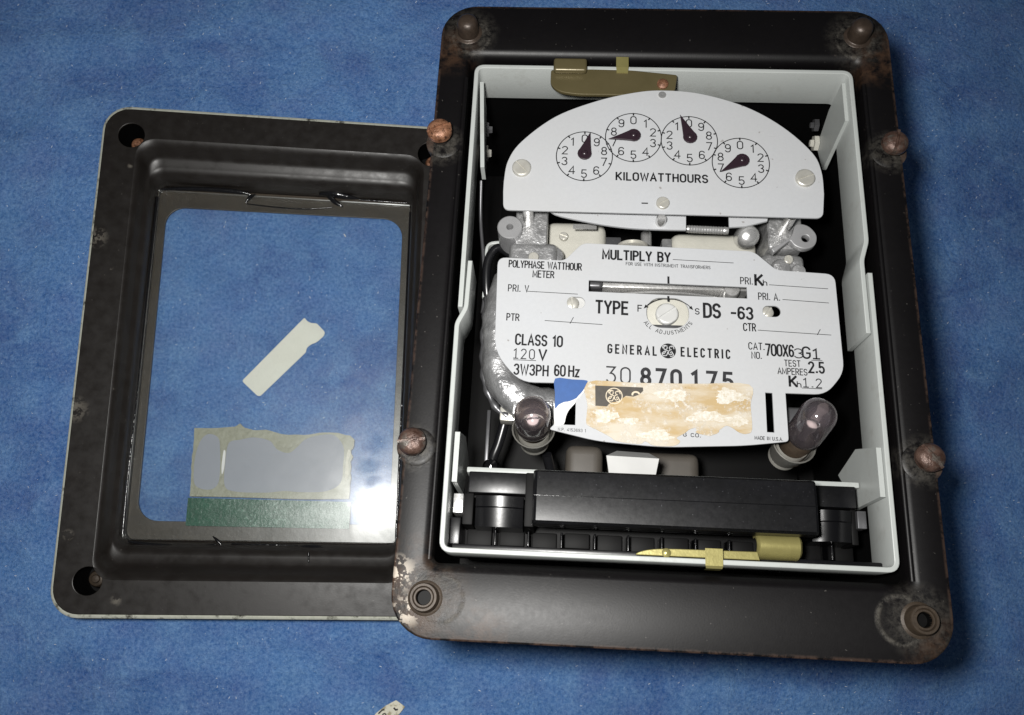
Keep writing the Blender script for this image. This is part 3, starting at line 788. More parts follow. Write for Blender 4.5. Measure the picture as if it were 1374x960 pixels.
# cover screws on the long edges, round heads with a driver slot
def screw_head(name, x, y, z0, r, h, mat, par, ang, slotw=0.16, shank=None, flat=False, smat='slot_dark', depth=0.35, tip=None):
    """round slotted head; the slot is a real groove between two half domes"""
    sw = r * slotw / 2 * 1.6; n = 18; objs = []
    verts = []; faces = []
    prof = [(1.0, 0.0), (1.0, 0.28), (0.94, 0.5), (0.80, 0.74), (0.58, 0.91), (0.3, 0.985), (0.0, 1.0)] if not flat else [(1.0, 0.0), (1.0, 0.7), (0.95, 0.92), (0.86, 1.0), (0.5, 1.0), (0.0, 1.0)]
    def hz(rho):
        for (ra, ha), (rb, hb) in zip(prof, prof[1:]):
            if rb <= rho <= ra + 1e-9:
                return ha + (hb - ha) * ((ra - rho) / (ra - rb) if ra > rb else 1)
        return 1.0
    bm = bmesh.new()
    # grid over the disc, split at the slot
    cols = 20
    us = [-1 + 2 * i / cols for i in range(cols + 1)]
    def V(u, v, z): return bm.verts.new((u * r, v * r, z * h))
    for side in (-1, 1):
        edge = sw / r
        rows = [edge + (1 - edge) * k / 8 for k in range(9)]
        gridv = []
        for k, v in enumerate(rows):
            half = math.sqrt(max(0, 1 - v * v)); row = []
            for i in range(cols + 1):
                u = us[i] * half; rho = min(1, math.hypot(u, v))
                row.append(V(u, side * v, hz(rho) if k < 8 else hz(1)))
            gridv.append(row)
        for k in range(8):
            for i in range(cols):
                try: bm.faces.new((gridv[k][i], gridv[k][i + 1], gridv[k + 1][i + 1], gridv[k + 1][i]))
                except ValueError: pass
        # slot wall
        half = math.sqrt(1 - edge * edge); low = []
        for i in range(cols + 1): low.append(V(us[i] * half, side * edge, max(0, 1 - depth)))
        for i in range(cols): bm.faces.new((gridv[0][i], gridv[0][i + 1], low[i + 1], low[i]))
        # skirt
        rim_ = []
        for i in range(19):
            a = math.asin(edge) + (math.pi - 2 * math.asin(edge)) * i / 18
            rim_.append((V(math.cos(a), side * math.sin(a), hz(1)), V(math.cos(a), side * math.sin(a), -0.15)))
        for i in range(18): bm.faces.new((rim_[i][0], rim_[i + 1][0], rim_[i + 1][1], rim_[i][1]))
    e = sw / r; hf = math.sqrt(1 - e * e); zf = max(0, 1 - depth)
    bm.faces.new((V(-hf, -e, zf), V(hf, -e, zf), V(hf, e, zf), V(-hf, e, zf)))
    for s in (-1, 1): bm.faces.new((V(s * hf, -e, zf), V(s * hf, e, zf), V(s * hf, e, -0.15), V(s * hf, -e, -0.15)))
    bmesh.ops.remove_doubles(bm, verts=bm.verts, dist=r * 0.002)
    bmesh.ops.recalc_face_normals(bm, faces=bm.faces)
    mx = Matrix.Translation((x * MM, y * MM, z0 * MM)) @ Matrix.Rotation(math.radians(ang), 4, 'Z') @ Matrix.Scale(MM, 4)
    if tip: mx = Matrix.Translation((x * MM, y * MM, z0 * MM)) @ Vector(tip).to_track_quat('Z', 'Y').to_matrix().to_4x4() @ Matrix.Rotation(math.radians(ang), 4, 'Z') @ Matrix.Scale(MM, 4)
    bm.transform(mx)
    me = bpy.data.meshes.new(name); bm.to_mesh(me); bm.free()
    o = link(name, me, mat, par, True, 38)
    if shank:
        s = lathe('shank', [(r * 0.55, shank - z0), (r * 0.55, 0.1)], 'slot_dark', o, (x, y, z0), n=16)
    return o
SCR = [(-84.4, 58.8, 'rusty_copper', 25, 6.4), (83.8, 58.7, 'rusty', 75, 4.6), (-84.9, -59.9, 'rusty', 8, 4.2), (84.1, -58.6, 'rusty', -52, 4.4)]
for (x, y, mt, ang, zz) in SCR:
    lathe('boss', [(6.6, -1.8), (6.6, 0.1), (6.0, 0.42), (5.0, 0.55), (3.0, 0.55), (0.01, 0.55)], 'case_paint', case, (x + (0.9 if x < 0 else -0.6), y - 0.8, 0), n=32)
    s = screw_head('cover_screw', x, y, zz, 4.7, 3.4, mt, case, ang, 0.14, shank=0.9, depth=0.30)

# ---- grey sheet lining: an upper and a lower frame that overlap at the sides
fu = fillet([(-72.6, -9.2), (-72.9, 93.2), (72.0, 93.2), (72.2, 21.0), (69.9, 13.4), (70.0, -14.4)], [0, 3.2, 3.2, 1.5, 1.5, 0], 6)
plate('upper_frame', strip_outline(fu, 1.7), [], 0.0, 19.5, 'grey_enamel', case, 0.35)
fl_ = fillet([(-70.2, 9.0), (-70.5, -9.5), (-73.3, -15.5), (-73.0, -94.3), (72.4, -94.3), (72.4, 8.6)], [0, 1.5, 1.5, 3.2, 3.2, 0], 6)
plate('lower_frame', strip_outline(fl_, 1.7), [], 0.0, 19.5, 'grey_enamel', case, 0.35)
side_plate('gusset', [(91, -4), (74, -4), (70, -33), (84, -38), (90, -20)], 70.6, 1.5, 'grey_enamel', case)
side_plate('gusset', [(-54.6, -1), (-71.0, -1), (-71.5, -26), (-66.5, -29), (-56.5, -40), (-51, -20)], 70.2, 1.7, 'grey_enamel', case)
g1 = mesh('gusset', [(-71.6, 88, -3), (-70.1, 88, -3), (-67.6, 49.5, -3), (-69.1, 49.5, -3), (-71.6, 88, -20), (-70.1, 88, -20), (-67.6, 49.5, -12), (-69.1, 49.5, -12)],
          [(0, 1, 2, 3), (4, 5, 6, 7), (0, 1, 5, 4), (1, 2, 6, 5), (2, 3, 7, 6), (3, 0, 4, 7)], 'grey_enamel', case)
side_plate('gusset', [(-55, 0.2), (-72, 0.2), (-72, -24), (-58, -36), (-52, -20)], -70.3, 1.7, 'grey_enamel', case)
box('cross_bar', -68.2, 69.0, -65.2, -63.2, -34, -18, 'grey_enamel', case, 0.5)
# ---- latches
la = plate('latch', fillet([(-43.6, 91.6), (-43.6, 84.5), (-40, 81.5), (-33, 80.4), (-10, 80.6), (4.6, 83.0), (5.6, 90.2), (-12, 92.0), (-28, 92.2)], [1, 2.5, 2.5, 3, 6, 1, 1, 2, 2], 5), [], 0.6, 1.6, 'olive', case, 0.3)
la.name = 'latch'; tag(la, 'olive drab upper latch plate')
lb = box('finger_lip', -42.6, -29.6, 89.2, 95.2, 0.7, 3.6, 'olive', la, 1.4, 4)
lathe('pivot', [(2.2, 0), (2.2, 0.8), (1.4, 1.5), (0.01, 1.7)], 'rusty_copper', la, (-0.2, 85.6, 0.55), n=16)
clip = mesh('clip', [(-18.2, 98.6, -0.6), (-13.4, 98.6, -0.6), (-18.2, 97.8, 1.0), (-13.4, 97.8, 1.0), (-18.2, 92.8, 1.3), (-13.4, 92.8, 1.3), (-18.0, 90.6, 1.0), (-13.6, 90.6, 1.0), (-18.0, 90.4, 0.2), (-13.6, 90.4, 0.2)],
     [(0, 1, 3, 2), (2, 3, 5, 4), (4, 5, 7, 6), (6, 7, 9, 8)], 'brass', la)
lc = plate('latch', catmull([(-9.8, -92.9), (-9.4, -92.2), (-6.5, -91.2), (-2, -90.6), (4, -90.4)], 4) + [(29.4, -90.2), (30, -92.9)], [], -2.6, 1.4, 'brass', case, 0.25)
tag(lc, 'bright brass lower latch with curled grip')
# curled grip of the lower latch
rings = []
for (x) in (29.4, 30.2, 37, 43.0, 43.8):
    k = 0.82 if x in (29.4, 43.8) else 1.0
    ring = []
    for i in range(12):
        a = math.radians(-20 + 200 * i / 11)
        ring.append((x, -87.9 + 4.3 * k * math.cos(a), -7.0 + 5.4 * k * math.sin(a)))
    for i in range(11, -1, -1):
        a = math.radians(-20 + 200 * i / 11)
        ring.append((x, -87.9 + 3.2 * k * math.cos(a), -7.0 + 4.3 * k * math.sin(a)))
    rings.append(ring)
loft('grip', rings, 'brass', lc, True, True, True)
mesh('clip', [(12.0, -90.0, -0.3), (17.4, -90.0, -0.3), (11.9, -90.2, 0.9), (17.5, -90.2, 0.9), (11.9, -95.6, 0.9), (17.5, -95.6, 0.9), (12.2, -96.4, 0.2), (17.3, -96.4, 0.2), (12.2, -96.6, -4), (17.3, -96.6, -4)],
     [(0, 1, 3, 2), (2, 3, 5, 4), (4, 5, 7, 6), (6, 7, 9, 8)], 'brass', lc)
lathe('pivot', [(1.5, 0), (1.5, 0.4), (1.0, 0.8), (0.01, 0.9)], 'brass', lc, (0.0, -91.9, -2.7), n=18)

# ---- black moulded contact block along the bottom of the case
cb = box('contact_block', -69.0, 68.5, -92.4, -66.2, -60, -31, 'inner_black', case, 0.6)
def part(o, name): o.name = name; return o
box('shoulder', -66.8, -45.6, -73.0, -65.6, -27, -13.5, 'bakelite', cb, 0.5)
box('shoulder', 50.0, 66.0, -73.0, -65.6, -27, -13.5, 'bakelite', cb, 0.5)
# curved glossy spring housings left and right
for (x0, x1) in ((-64.0, -47.4), (51.2, 64.2)):
    rings = []
    for i in range(12):
        x = x0 + (x1 - x0) * i / 11; u = (i / 11 - 0.5) * 2
        zt = -12.6 - 1.7 * u * u
        rings.append([(x, -74.0, zt), (x, -77.6, zt - 0.45), (x, -78.0, zt - 0.9), (x, -84.4, zt - 1.9), (x, -84.6, -30), (x, -74.0, -30)])
    loft('spring_housing', rings, 'bakelite_satin', cb, True, True, True, sharp=25)
box('end_block', -72.0, -68.6, -91.0, -82.0, -30, -12, 'bakelite', cb, 0.4)
box('terminal', -71.4, -68.0, -80.6, -74.0, -24, -11, 'polished', cb, 0.3)
box('terminal', 66.4, 69.4, -79.6, -73.6, -24, -15, 'steel_dark', cb, 0.3)
# row of contact barrier ribs with tiny rounded tips
for i in range(11):
    x = -57 + 11.6 * i
    box('barrier', x - 0.4, x + 0.4, -90.0, -84.6, -32, -20.5, 'bakelite_gloss', cb, 0.38, 4)
for i in range(12):
    x = -63 + 11.6 * i
    box('contact_step', x - 4.4, x + 4.4, -89.8 + 0.5 * (i % 2), -84.0, -32, -26.5 - 1.2 * (i % 3), 'inner_black', cb, 0.5)
for (x0, x1, y0, y1, zt) in ((-68.4, -64.8, -84, -73, -15), (-46.8, -43.5, -84.5, -66, -10), (47.8, 50.4, -84, -66.5, -12), (64.7, 67.0, -85, -73, -17), (-66, -44, -74.3, -73.2, -17), (50.5, 66, -74.3, -73.2, -17)):
    box('divider', x0, x1, y0, y1, -32, zt, 'inner_black', cb, 0.5)
box('front_ledge', -70.5, 70.5, -93.2, -91.4, -20, -7.5, 'bakelite', cb, 0.4)

# a few fittings on the dark side walls
def hexnut(x, y, z, r, mat, d=(1, 0, 0)):
    return lathe('nut', [(0.01, 0), (r * 0.45, 0), (r * 0.5, 0.3), (r, 0.3), (r, 2.2), (r * 0.5, 2.2), (r * 0.45, 3.6), (0.01, 3.8)], mat, case, (x, y, z), (x + d[0], y + d[1], z + d[2]), n=6, smooth=False)
hexnut(-71, 80, -24, 3.2, 'steel_dark'); hexnut(-71, 70, -26, 3.6, 'nickel')
hexnut(70, 84.5, -36, 3.4, 'cream', (-1, 0, 0)); hexnut(70, 92, -34, 2.8, 'steel_dark', (-1, 0, 0))
tube('ground_strap', catmull([(-69.6, 50, -14), (-69.4, 36, -20), (-67.5, 20, -22), (-66.5, 6, -24), (-66.8, -2, -24)], 5), 0.7, 'steel_dark', case, 8)

# ------------------------------------------------------------------ connection plug across the bottom of the case
plug = empty('connection_plug', CASE)
tag(plug, 'long black moulded connection plug lying across the bottom of the meter case', 'connection plug')
outl = [(-68.4, 5.0), (-76.2, 5.9), (-84.2, 5.6), (-85.0, 4.4), (-85.0, -2.0), (-82.5, -24), (-68.0, -24), (-67.6, 3.8)]
rings = []
for (x, k) in ((-43.9, 0.86), (-43.4, 0.97), (-42.6, 1.0), (46.2, 1.0), (47.0, 0.97), (47.4, 0.86)):
    rings.append([(x, -76.3 + (y + 76.3) * (0.9 + 0.1 * k if k < 1 else 1), -9 + (z + 9) * k) for (y, z) in outl])
loft('handle', rings, 'bakelite', plug, True, True, True, sharp=12)
tube('mould_line', [(-43.4, -76.2, 5.82), (46.9, -76.2, 5.82)], 0.15, 'bakelite_gloss', plug, 6)
box('foot', -42.0, 45.5, -84.9, -83.6, -6, -3.2, 'bakelite_gloss', plug, 0.5)
for i in range(8):
    box('contact_blade', -38 + i * 11.2, -34.5 + i * 11.2, -80, -77, -32, -23.5, 'brass', plug, 0.2, 1)

# ------------------------------------------------------------------ the watthour meter inside the case
meter = empty('watthour_meter', CASE)
tag(meter, 'silver faced electricity meter with four dials and nameplate inside the black case', 'electricity meter')

# ---- register plate with the four dials
ZR = 3.0
rp = catmull([(-59.4, 40.0), (-58.3, 48.8), (-53.5, 57.4), (-41.2, 68.5), (-25.8, 75.8), (-11.6, 79.9), (-0.6, 81.2), (13.8, 80.0), (30.5, 74.6), (44.0, 66.0), (54.2, 55.2), (57.1, 47.2), (57.4, 38.0)], 6)
rp = rp + fillet([(57.2, 36), (56.4, 28.2), (-59.0, 28.4), (-59.4, 36)], [0, 2.4, 2.4, 0], 5)
reg = plate('register_plate', rp, [], ZR, 1.1, 'plate', meter, 0.18)
ink = Ink(); zi = ZR + 0.03
DI = [(-29.8, 51.6, 1), (-11.6, 60.1, -1), (9.2, 59.2, 1), (27.9, 50.2, -1)]
for (cx, cy, sgn) in DI:
    ink.stroke(arc(cx, cy, 10.45, 10.45, 0, 360, 60), 0.36, zi)
    for d in range(10):
        a = math.radians(90 + sgn * 36 * d)
        ink.glyph(str(d) if d != 1 else '1', cx + 7.7 * math.cos(a), cy + 7.5 * math.sin(a), 3.2, zi, 0.13, 1.28)
        ink.stroke([(cx + 9.7 * math.cos(a), cy + 9.7 * math.sin(a)), (cx + 10.5 * math.cos(a), cy + 10.5 * math.sin(a))], 0.55, zi + 0.005)
ink.text('KILOWATTHOURS', -17.8, 15.5, 41.9, 3.05, zi, 0.21, 0.26, slope=-0.012)
ink.stroke([(-8.4, 32.4), (-6.4, 32.4)], 0.5, zi)
ink.build('print', 'ink', reg)
TIPS = [(-29.8, 52.0, -27.8, 61.2), (-11.6, 60.3, -21.0, 58.4), (9.3, 60.0, 5.7, 69.6), (28.2, 50.6, 20.0, 45.4)]
for (x, y, tx, ty) in TIPS:
    L = math.hypot(tx - x, ty - y); a = math.atan2(ty - y, tx - x)
    out = [(L, 0)] + [(1.0 + 0 * i, 0) for i in range(0)]
    pts = [(L, 0.0), (L * 0.45, 1.35)] + [(2.65 * math.cos(math.radians(q)), 2.65 * math.sin(math.radians(q))) for q in range(55, 306, 25)] + [(L * 0.45, -1.35)]
    pts = [(x + u * math.cos(a) - v * math.sin(a), y + u * math.sin(a) + v * math.cos(a)) for u, v in pts]
    po = plate('pointer', pts, [], ZR + 1.6, 0.7, 'pointer_black', reg, 0.25)
    lathe('hub', [(1.3, ZR), (1.3, ZR + 1.6), (0.95, ZR + 2.1), (0.5, ZR + 2.3), (0.01, ZR + 2.35)], 'pointer_black', reg, (x, y, 0), n=16)
screw_head('screw', -53.0, 45.6, ZR + 0.1, 3.5, 1.3, 'nickel', reg, -48, 0.12, flat=True)
screw_head('screw', 50.8, 44.0, ZR + 0.1, 3.5, 1.3, 'nickel', reg, 22, 0.12, flat=True)
screw_head('screw', -0.9, 32.4, ZR + 0.1, 2.4, 1.1, 'nickel', reg, 32, 0.16, flat=True)
lathe('rivet', [(1.6, ZR), (1.5, ZR + 0.3), (0.8, ZR + 0.4), (0.01, ZR + 0.2)], 'polished', reg, (-0.7, 79.0, 0), n=10)

# ---- nameplate
ZN = 0.0; SL = -0.022
npo = fillet([(-60.2, 10.6), (-36.0, 10.0), (-29.6, 17.2), (31.8, 15.7), (39.6, 8.6), (60.0, 7.6), (60.6, -29.0), (54.0, -37.1), (40.4, -37.1), (40.6, -53.9), (26, -55.9), (-1, -57.5), (-23, -56.3), (-39.4, -52.8), (-37.7, -51.0), (-37.8, -36.3), (-50, -36.5), (-59.4, -26.0)],
             [3.2, 2, 2.2, 2.2, 2, 3.4, 4, 4, 0.3, 1.2, 5, 6, 5, 1.0, 0.6, 0.3, 5, 6], 5)
def stadium(cx, cy, hx, hy, n=8): return rrect(hx, hy, min(hx, hy) * 0.98, n, cx, cy)
def slope_pts(pts, x0=0): return [(p[0], p[1] + SL * (p[0] - x0)) for p in pts]
hol = [slope_pts([(-27.0, 2.0), (28.9, 2.3 + 0.0), (28.9, -2.1), (-27.0, -2.4)]), stadium(-31.4, -6.2, 3.2, 2.2), stadium(37.2, -7.3, 3.1, 2.1), rrect(7.4, 5.7, 5.2, 8, 0.95, -9.1),
       slope_pts([(33.6, -36.4), (36.0, -36.4), (36.0, -50.2), (33.6, -50.2)]), [(-34.4, -42), (-30.6, -42), (-30.6, -51), (-34.4, -51)]]
name_ = plate('nameplate', npo, [h[::-1] for h in hol], ZN, 1.0, 'plate', meter, 0.16)
ink = Ink(); zi = ZN + 0.03
TEXT = [
 ('MULTIPLY BY', -22.1, 1.9, 11.15, 3.45, .21, .24), ('FOR USE WITH INSTRUMENT TRANSFORMERS', -13.8, 16.2, 8.85, 1.15, .16, .24),
 ('POLYPHASE WATTHOUR', -55.9, -29.8, 6.85, 2.6, .17, .22), ('METER', -47.1, -39.6, 3.15, 2.5, .17, .22),
 ('PRI. V', -55.7, -48.5, -2.65, 2.5, .14, .24), ('PRI.', 26.8, 30.9, 2.8, 2.5, .14, .22), ('K', 32.05, 34.4, 2.6, 3.8, .24, .2), ('h', 34.75, 35.95, 2.5, 2.0, .18, .2),
 ('PRI. A.', 32.85, 40.1, -3.0, 2.5, .14, .22), ('TYPE', -24.2, -13.2, -9.9, 4.5, .19, .24), ('F', -9.5, -8.2, -8.9, 2.3, .17, .2), ('S', 10.6, 11.9, -9.3, 2.1, .17, .2),
 ('DS', 13.7, 19.1, -10.2, 4.9, .19, .22), ('-63', 23.2, 30.4, -10.4, 4.2, .19, .24), ('PTR', -55.7, -51.4, -13.8, 2.5, .16, .22), ('CTR', 27.2, 31.3, -14.9, 2.7, .16, .22),
 ('CLASS 10', -52.1, -35.9, -22.7, 3.7, .18, .24), ('V', -43.7, -41.3, -28.0, 3.5, .20, .2),
 ('3W3PH', -52.1, -40.5, -33.7, 3.6, .17, .24), ('60', -38.1, -34.6, -33.7, 3.7, .17, .24), ('Hz', -33.2, -29.8, -33.8, 3.7, .17, .24),
 ('GENERAL', -19.8, -3.2, -24.7, 3.0, .20, .62), ('ELECTRIC', 5.5, 22.0, -25.0, 3.0, .20, .62),
 ('CAT.', 28.7, 33.9, -21.7, 2.4, .15, .24), ('NO.', 29.6, 32.8, -25.0, 2.3, .15, .22), ('700X6', 34.5, 43.8, -23.7, 4.0, .16, .2), ('G', 47.0, 49.4, -24.3, 4.0, .16, .2),
 ('TEST', 40.6, 45.9, -27.4, 2.15, .15, .24), ('AMPERES', 38.2, 48.0, -30.3, 2.15, .15, .22), ('2.5', 48.8, 53.8, -29.4, 3.7, .18, .26), ('K', 42.0, 44.2, -34.5, 3.4, .24, .2), ('h', 44.5, 45.7, -34.8, 1.9, .18, .2),
 ('N.P. 4153693 1', -36.3, -27.0, -53.2, 1.0, .14, .26), ('G CO.', 5.7, 11.4, -53.5, 1.15, .20, .26), ('MADE IN U.S.A.', 29.4, 38.6, -53.6, 1.1, .18, .24)]
for (s, x0, x1, y, h, w, g) in TEXT: ink.text(s, x0, x1, y, h, zi, w, g, slope=SL)
LINES = [(3.0, 11.55, 24.5, 10.85), (-48.8, -2.5, -30.9, -3.05), (-42.2, -13.5, -22.0, -14.35), (36.8, 2.75, 57.2, 1.85), (41.2, -2.75, 57.1, -3.55), (32.1, -14.6, 57.05, -15.55), (-52.6, -28.5, -44.8, -28.55), (49.8, -25.0, 53.4, -25.05), (46.0, -35.1, 52.7, -35.2)]
for (a, b, c, d) in LINES: ink.stroke([(a, b), (c, d)], 0.22, zi)
ink.stroke([(-33.3, -14.3), (-32.2, -12.0)], 0.24, zi); ink.stroke([(52.4, -15.6), (53.5, -13.6)], 0.24, zi)
ink.stroke([(1.3, 4.6), (1.3, 2.3)], 0.75, zi); ink.stroke([(1.2, -3.0), (1.2, -4.6)], 0.75, zi)
for s in (-1, 1):
    p = arc(1.2, -10.9, 9.4, 7.2, 90 + s * 14, 90 + s * 56, 10)
    ink.stroke(p, 0.30, zi)
    e = Vector(p[-1]); d = (Vector(p[-1]) - Vector(p[-2])).normalized(); nn = Vector((-d.y, d.x))
    ink.poly([tuple(e + d * 1.3), tuple(e + nn * 0.65 - d * 0.3), tuple(e - nn * 0.65 - d * 0.3)], zi)
s = 'ALL ADJUSTMENTS'
for i, c in enumerate(s):
    if c == ' ': continue
    a = 212 + (330 - 212) * i / (len(s) - 1)
    ink.glyph(c, 0.95 + 9.0 * math.cos(math.radians(a)), -9.1 + 7.5 * math.sin(math.radians(a)), 1.3, zi, 0.16, 1.25, math.radians(a - 270) * 0.9)
# round script monogram between the two words
def monogram(inkd, inkl, cx, cy, r, z, solid):
    if solid:
        inkd.poly([(cx + r * math.cos(2 * math.pi * i / 40), cy + r * math.sin(2 * math.pi * i / 40)) for i in range(40)], z)
        z += 0.012
    else:
        inkl.stroke(arc(cx, cy, r, r, 0, 360, 40), r * 0.11, z)
    k = r / 2.7; w = 0.27 * k
    def S(pts): inkl.stroke([(cx + x * k, cy + y * k) for x, y in catmull(pts, 6)], w, z)
    S([(-0.35, 1.75), (-1.0, 1.75), (-1.45, 1.15), (-1.1, 0.45), (-0.35, 0.75), (-0.25, 1.35), (-0.7, 0.0), (-1.25, -0.9), (-1.75, -0.9), (-1.5, -0.35), (-0.5, 0.1)])
    S([(-0.35, 0.1), (0.3, -0.1)])
    S([(1.35, 1.45), (0.9, 1.65), (0.45, 1.2), (0.7, 0.55), (1.1, 0.45), (0.45, 0.2), (0.1, -0.65), (0.5, -1.35), (1.2, -1.2), (1.5, -0.55), (1.1, -0.3), (0.8, -0.75)])
    S([(-0.15, -0.5), (-0.3, -1.2), (-0.7, -1.75), (-1.1, -1.6)])
    for a in (45, 135, 225, 315):
        S([((2.15) * math.cos(math.radians(a - 24)), 2.15 * math.sin(math.radians(a - 24))), (2.42 * math.cos(math.radians(a)), 2.42 * math.sin(math.radians(a))), (2.0 * math.cos(math.radians(a + 16)), 2.0 * math.sin(math.radians(a + 16)))])
lt = Ink()
monogram(ink, lt, 0.9, -23.35, 2.75, zi, True)
ink.build('print', 'ink', name_)
lt.build('monogram_script', 'plate', name_)
for (nm, tx, x0, x1, y, h, w, g) in (('serial_number', '#0', -20.2, -12.2, -35.5, 5.6, .10, .30), ('serial_number', '870', -8.2, 5.0, -35.8, 5.6, .21, .40), ('serial_number', '!75', 9.0, 22.6, -36.1, 5.6, .20, .42),
     ('voltage_stamp', '!20', -52.6, -45.4, -27.9, 3.5, .11, .34), ('catalogue_stamp', '3', 44.2, 46.9, -24.3, 3.3, .12, .2), ('catalogue_stamp', '!', 50.5, 52.5, -24.4, 3.5, .16, .2), ('constant_stamp', '!.2', 46.6, 52.6, -34.7, 3.1, .12, .34)):
    st = Ink(); st.text(tx, x0, x1, y, h, zi + 0.012, w, g, slope=SL)
    st.build(nm, 'stamp_ink', name_)

# stuck-on labels of the nameplate
lab = plate('peeling_sticker', catmull([(-26.8, -35.7), (-10, -35.4), (10, -35.0), (28.2, -34.6), (28.4, -42), (28.6, -50.2), (26.8, -51.9), (24.4, -51.6), (22.0, -50.0), (20.0, -49.4), (18.2, -50.6), (16.0, -52.0), (13.0, -51.4), (10.8, -50.4), (8, -51.0), (6.0, -52.6), (3.4, -54.2), (4.6, -55.4), (2.4, -57.0), (-4.0, -57.2), (-7, -55.8), (-9, -56.8), (-16.2, -56.2), (-19.0, -54.6), (-23.0, -52.6), (-25.6, -51.4), (-26.9, -50.0), (-26.6, -44)], 4, True), [], ZN + 0.30, 0.26, 'label_tan', meter, 0.05)
tag(lab, 'scuffed tan paper sticker with torn lower edge')
zl = ZN + 0.335
dk = Ink()
dk.poly([(-24.1, -36.9), (-7.8, -37.0), (-7.7, -38.2), (-9.0, -39.6), (-11, -40.4), (-13.6, -40.2), (-15, -41.4), (-16.6, -42.4), (-18.2, -42.6), (-19.2, -43.2), (-20.0, -44.2), (-23.9, -44.1)], zl)
dk.build('sticker_print', 'label_print', lab)
lt2 = Ink(); monogram(None, lt2, -17.6, -40.4, 2.75, zl + 0.02, False)
lt2.stroke(arc(-10.2, -39.6, 1.2, 0.9, 20, 190, 8), 0.6, zl + 0.02)
lt2.build('sticker_monogram', 'label_ivory', lab)
for (cx, cy, hx, hy, sd) in ((13.6, -51.4, 4.2, 1.6, 3),):
    pts = [(cx + hx * math.cos(2 * math.pi * i / 14) * random.uniform(.8, 1.1), cy + hy * math.sin(2 * math.pi * i / 14) * random.uniform(.8, 1.1)) for i in range(14)]
    blob('glue_spot', pts, zl + 0.02, 'label_tan', lab, 0.12)
def jag(cx, cy, rx, ry, n, seed):
    rnd = random.Random(seed); out = []
    for i in range(n):
        a = 2 * math.pi * i / n; k = 0.78 + 0.22 * math.sin(3 * a + seed) * rnd.uniform(0.4, 1) + rnd.uniform(-0.12, 0.12)
        out.append((cx + rx * k * math.cos(a), cy + ry * k * math.sin(a)))
    return out
for (cx, cy, rx, ry, sd) in ((-20.5, -47.5, 5.0, 3.0, 1), (21.5, -39.0, 6.0, 3.4, 2), (14.5, -46.6, 9.5, 2.2, 3), (-3.5, -53.6, 7.5, 2.2, 4), (2.0, -39.4, 6.5, 2.6, 5), (-12.5, -49.0, 4.0, 1.6, 6), (24.6, -47.6, 3.2, 2.4, 8)):
    plate('paper_layer', jag(cx, cy, rx, ry, 40, sd), [], zl + 0.10, 0.10, 'paper_cream', lab, 0.02)
plate('torn_fringe', catmull([(-27.2, -35.4), (-26.8, -36.9), (-27.9, -39.3), (-29.3, -41.3), (-30.2, -42.0), (-31.8, -43.1), (-33.2, -43.6), (-34.4, -43.8), (-36.2, -44.8), (-37.6, -46.2), (-37.6, -43.0), (-33.0, -41.8), (-29.0, -37.6)], 3, True), [], ZN + 0.26, 0.12, 'paper_white', name_, 0.03)
bl = plate('blue_sticker', catmull([(-37.9, -34.9), (-32, -35.0), (-27.0, -35.2), (-27.2, -36.6), (-28.3, -39.0), (-29.8, -40.8), (-30.4, -41.6), (-32.0, -42.5), (-33.4, -43.0), (-34.6, -43.2), (-36.4, -44.2), (-37.6, -45.4), (-37.8, -40)], 3, True), [], ZN + 0.34, 0.14, 'label_blue', name_, 0.03)
tag(bl, 'torn bright blue sticker corner')
plate('torn_paper', catmull([(-37.8, -43.5), (-34.4, -42.6), (-30.7, -40.8), (-30.6, -43.0), (-31.8, -44.6), (-33.0, -46.2), (-33.8, -48.2), (-34.4, -50.8), (-36.4, -51.4), (-37.6, -51.0)], 3, True), [], ZN + 0.18, 0.16, 'paper_white', name_, 0.03)

# screws and adjuster behind the plate openings
screw_head('screw', -32.8, -6.4, -1.2, 2.5, 1.3, 'nickel', name_, 95, 0.16)
lathe('washer', [(0.01, -2.6), (3.9, -2.6), (3.9, -1.6), (1, -1.6), (0.01, -1.6)], 'tin_white', name_, (-30.6, -6.2, 0), n=20)
screw_head('screw', 35.9, -7.4, -1.6, 2.3, 1.3, 'nickel', name_, 50, 0.16)
box('adjuster', -7.6, 9.6, -15.2, -3.2, -3.4, -1.9, 'cream', meter, 0.3)
ad = screw_head('adjuster_screw', 0.75, -9.3, -1.9, 4.0, 2.0, 'tin_white', meter, 36, 0.14, flat=True)
box('scale_bar', -4.8, 6.4, -14.6, -13.2, -2.0, -1.2, 'steel_dark', meter, 0.3)

# rotor disc seen edge-on through the slot
disc = lathe('rotor_disc', [(0.01, -0.6), (47.0, -0.6), (47.6, -0.3), (47.6, 0.3), (47.0, 0.6), (0.01, 0.6)], 'polished', meter, (1.2, 1.0, -52.8), (1.2, 2, -52.8), n=120)
box('disc_guard', -29.5, 31.5, 3.3, 12.0, -24, -7.6, 'polished', meter, 0.8)
box('brake_magnet', -29.0, -21.5, 2.4, 9.0, -26, -6.2, 'steel_dark', meter, 1.6, 4)
lathe('magnet_keeper', [(0.01, -0.2), (2.6, 0.0), (3.0, 0.6), (3.0, 10)], 'polished', meter, (25.0, 3.2, -5.6), (25.0, 4.0, -20), n=20)

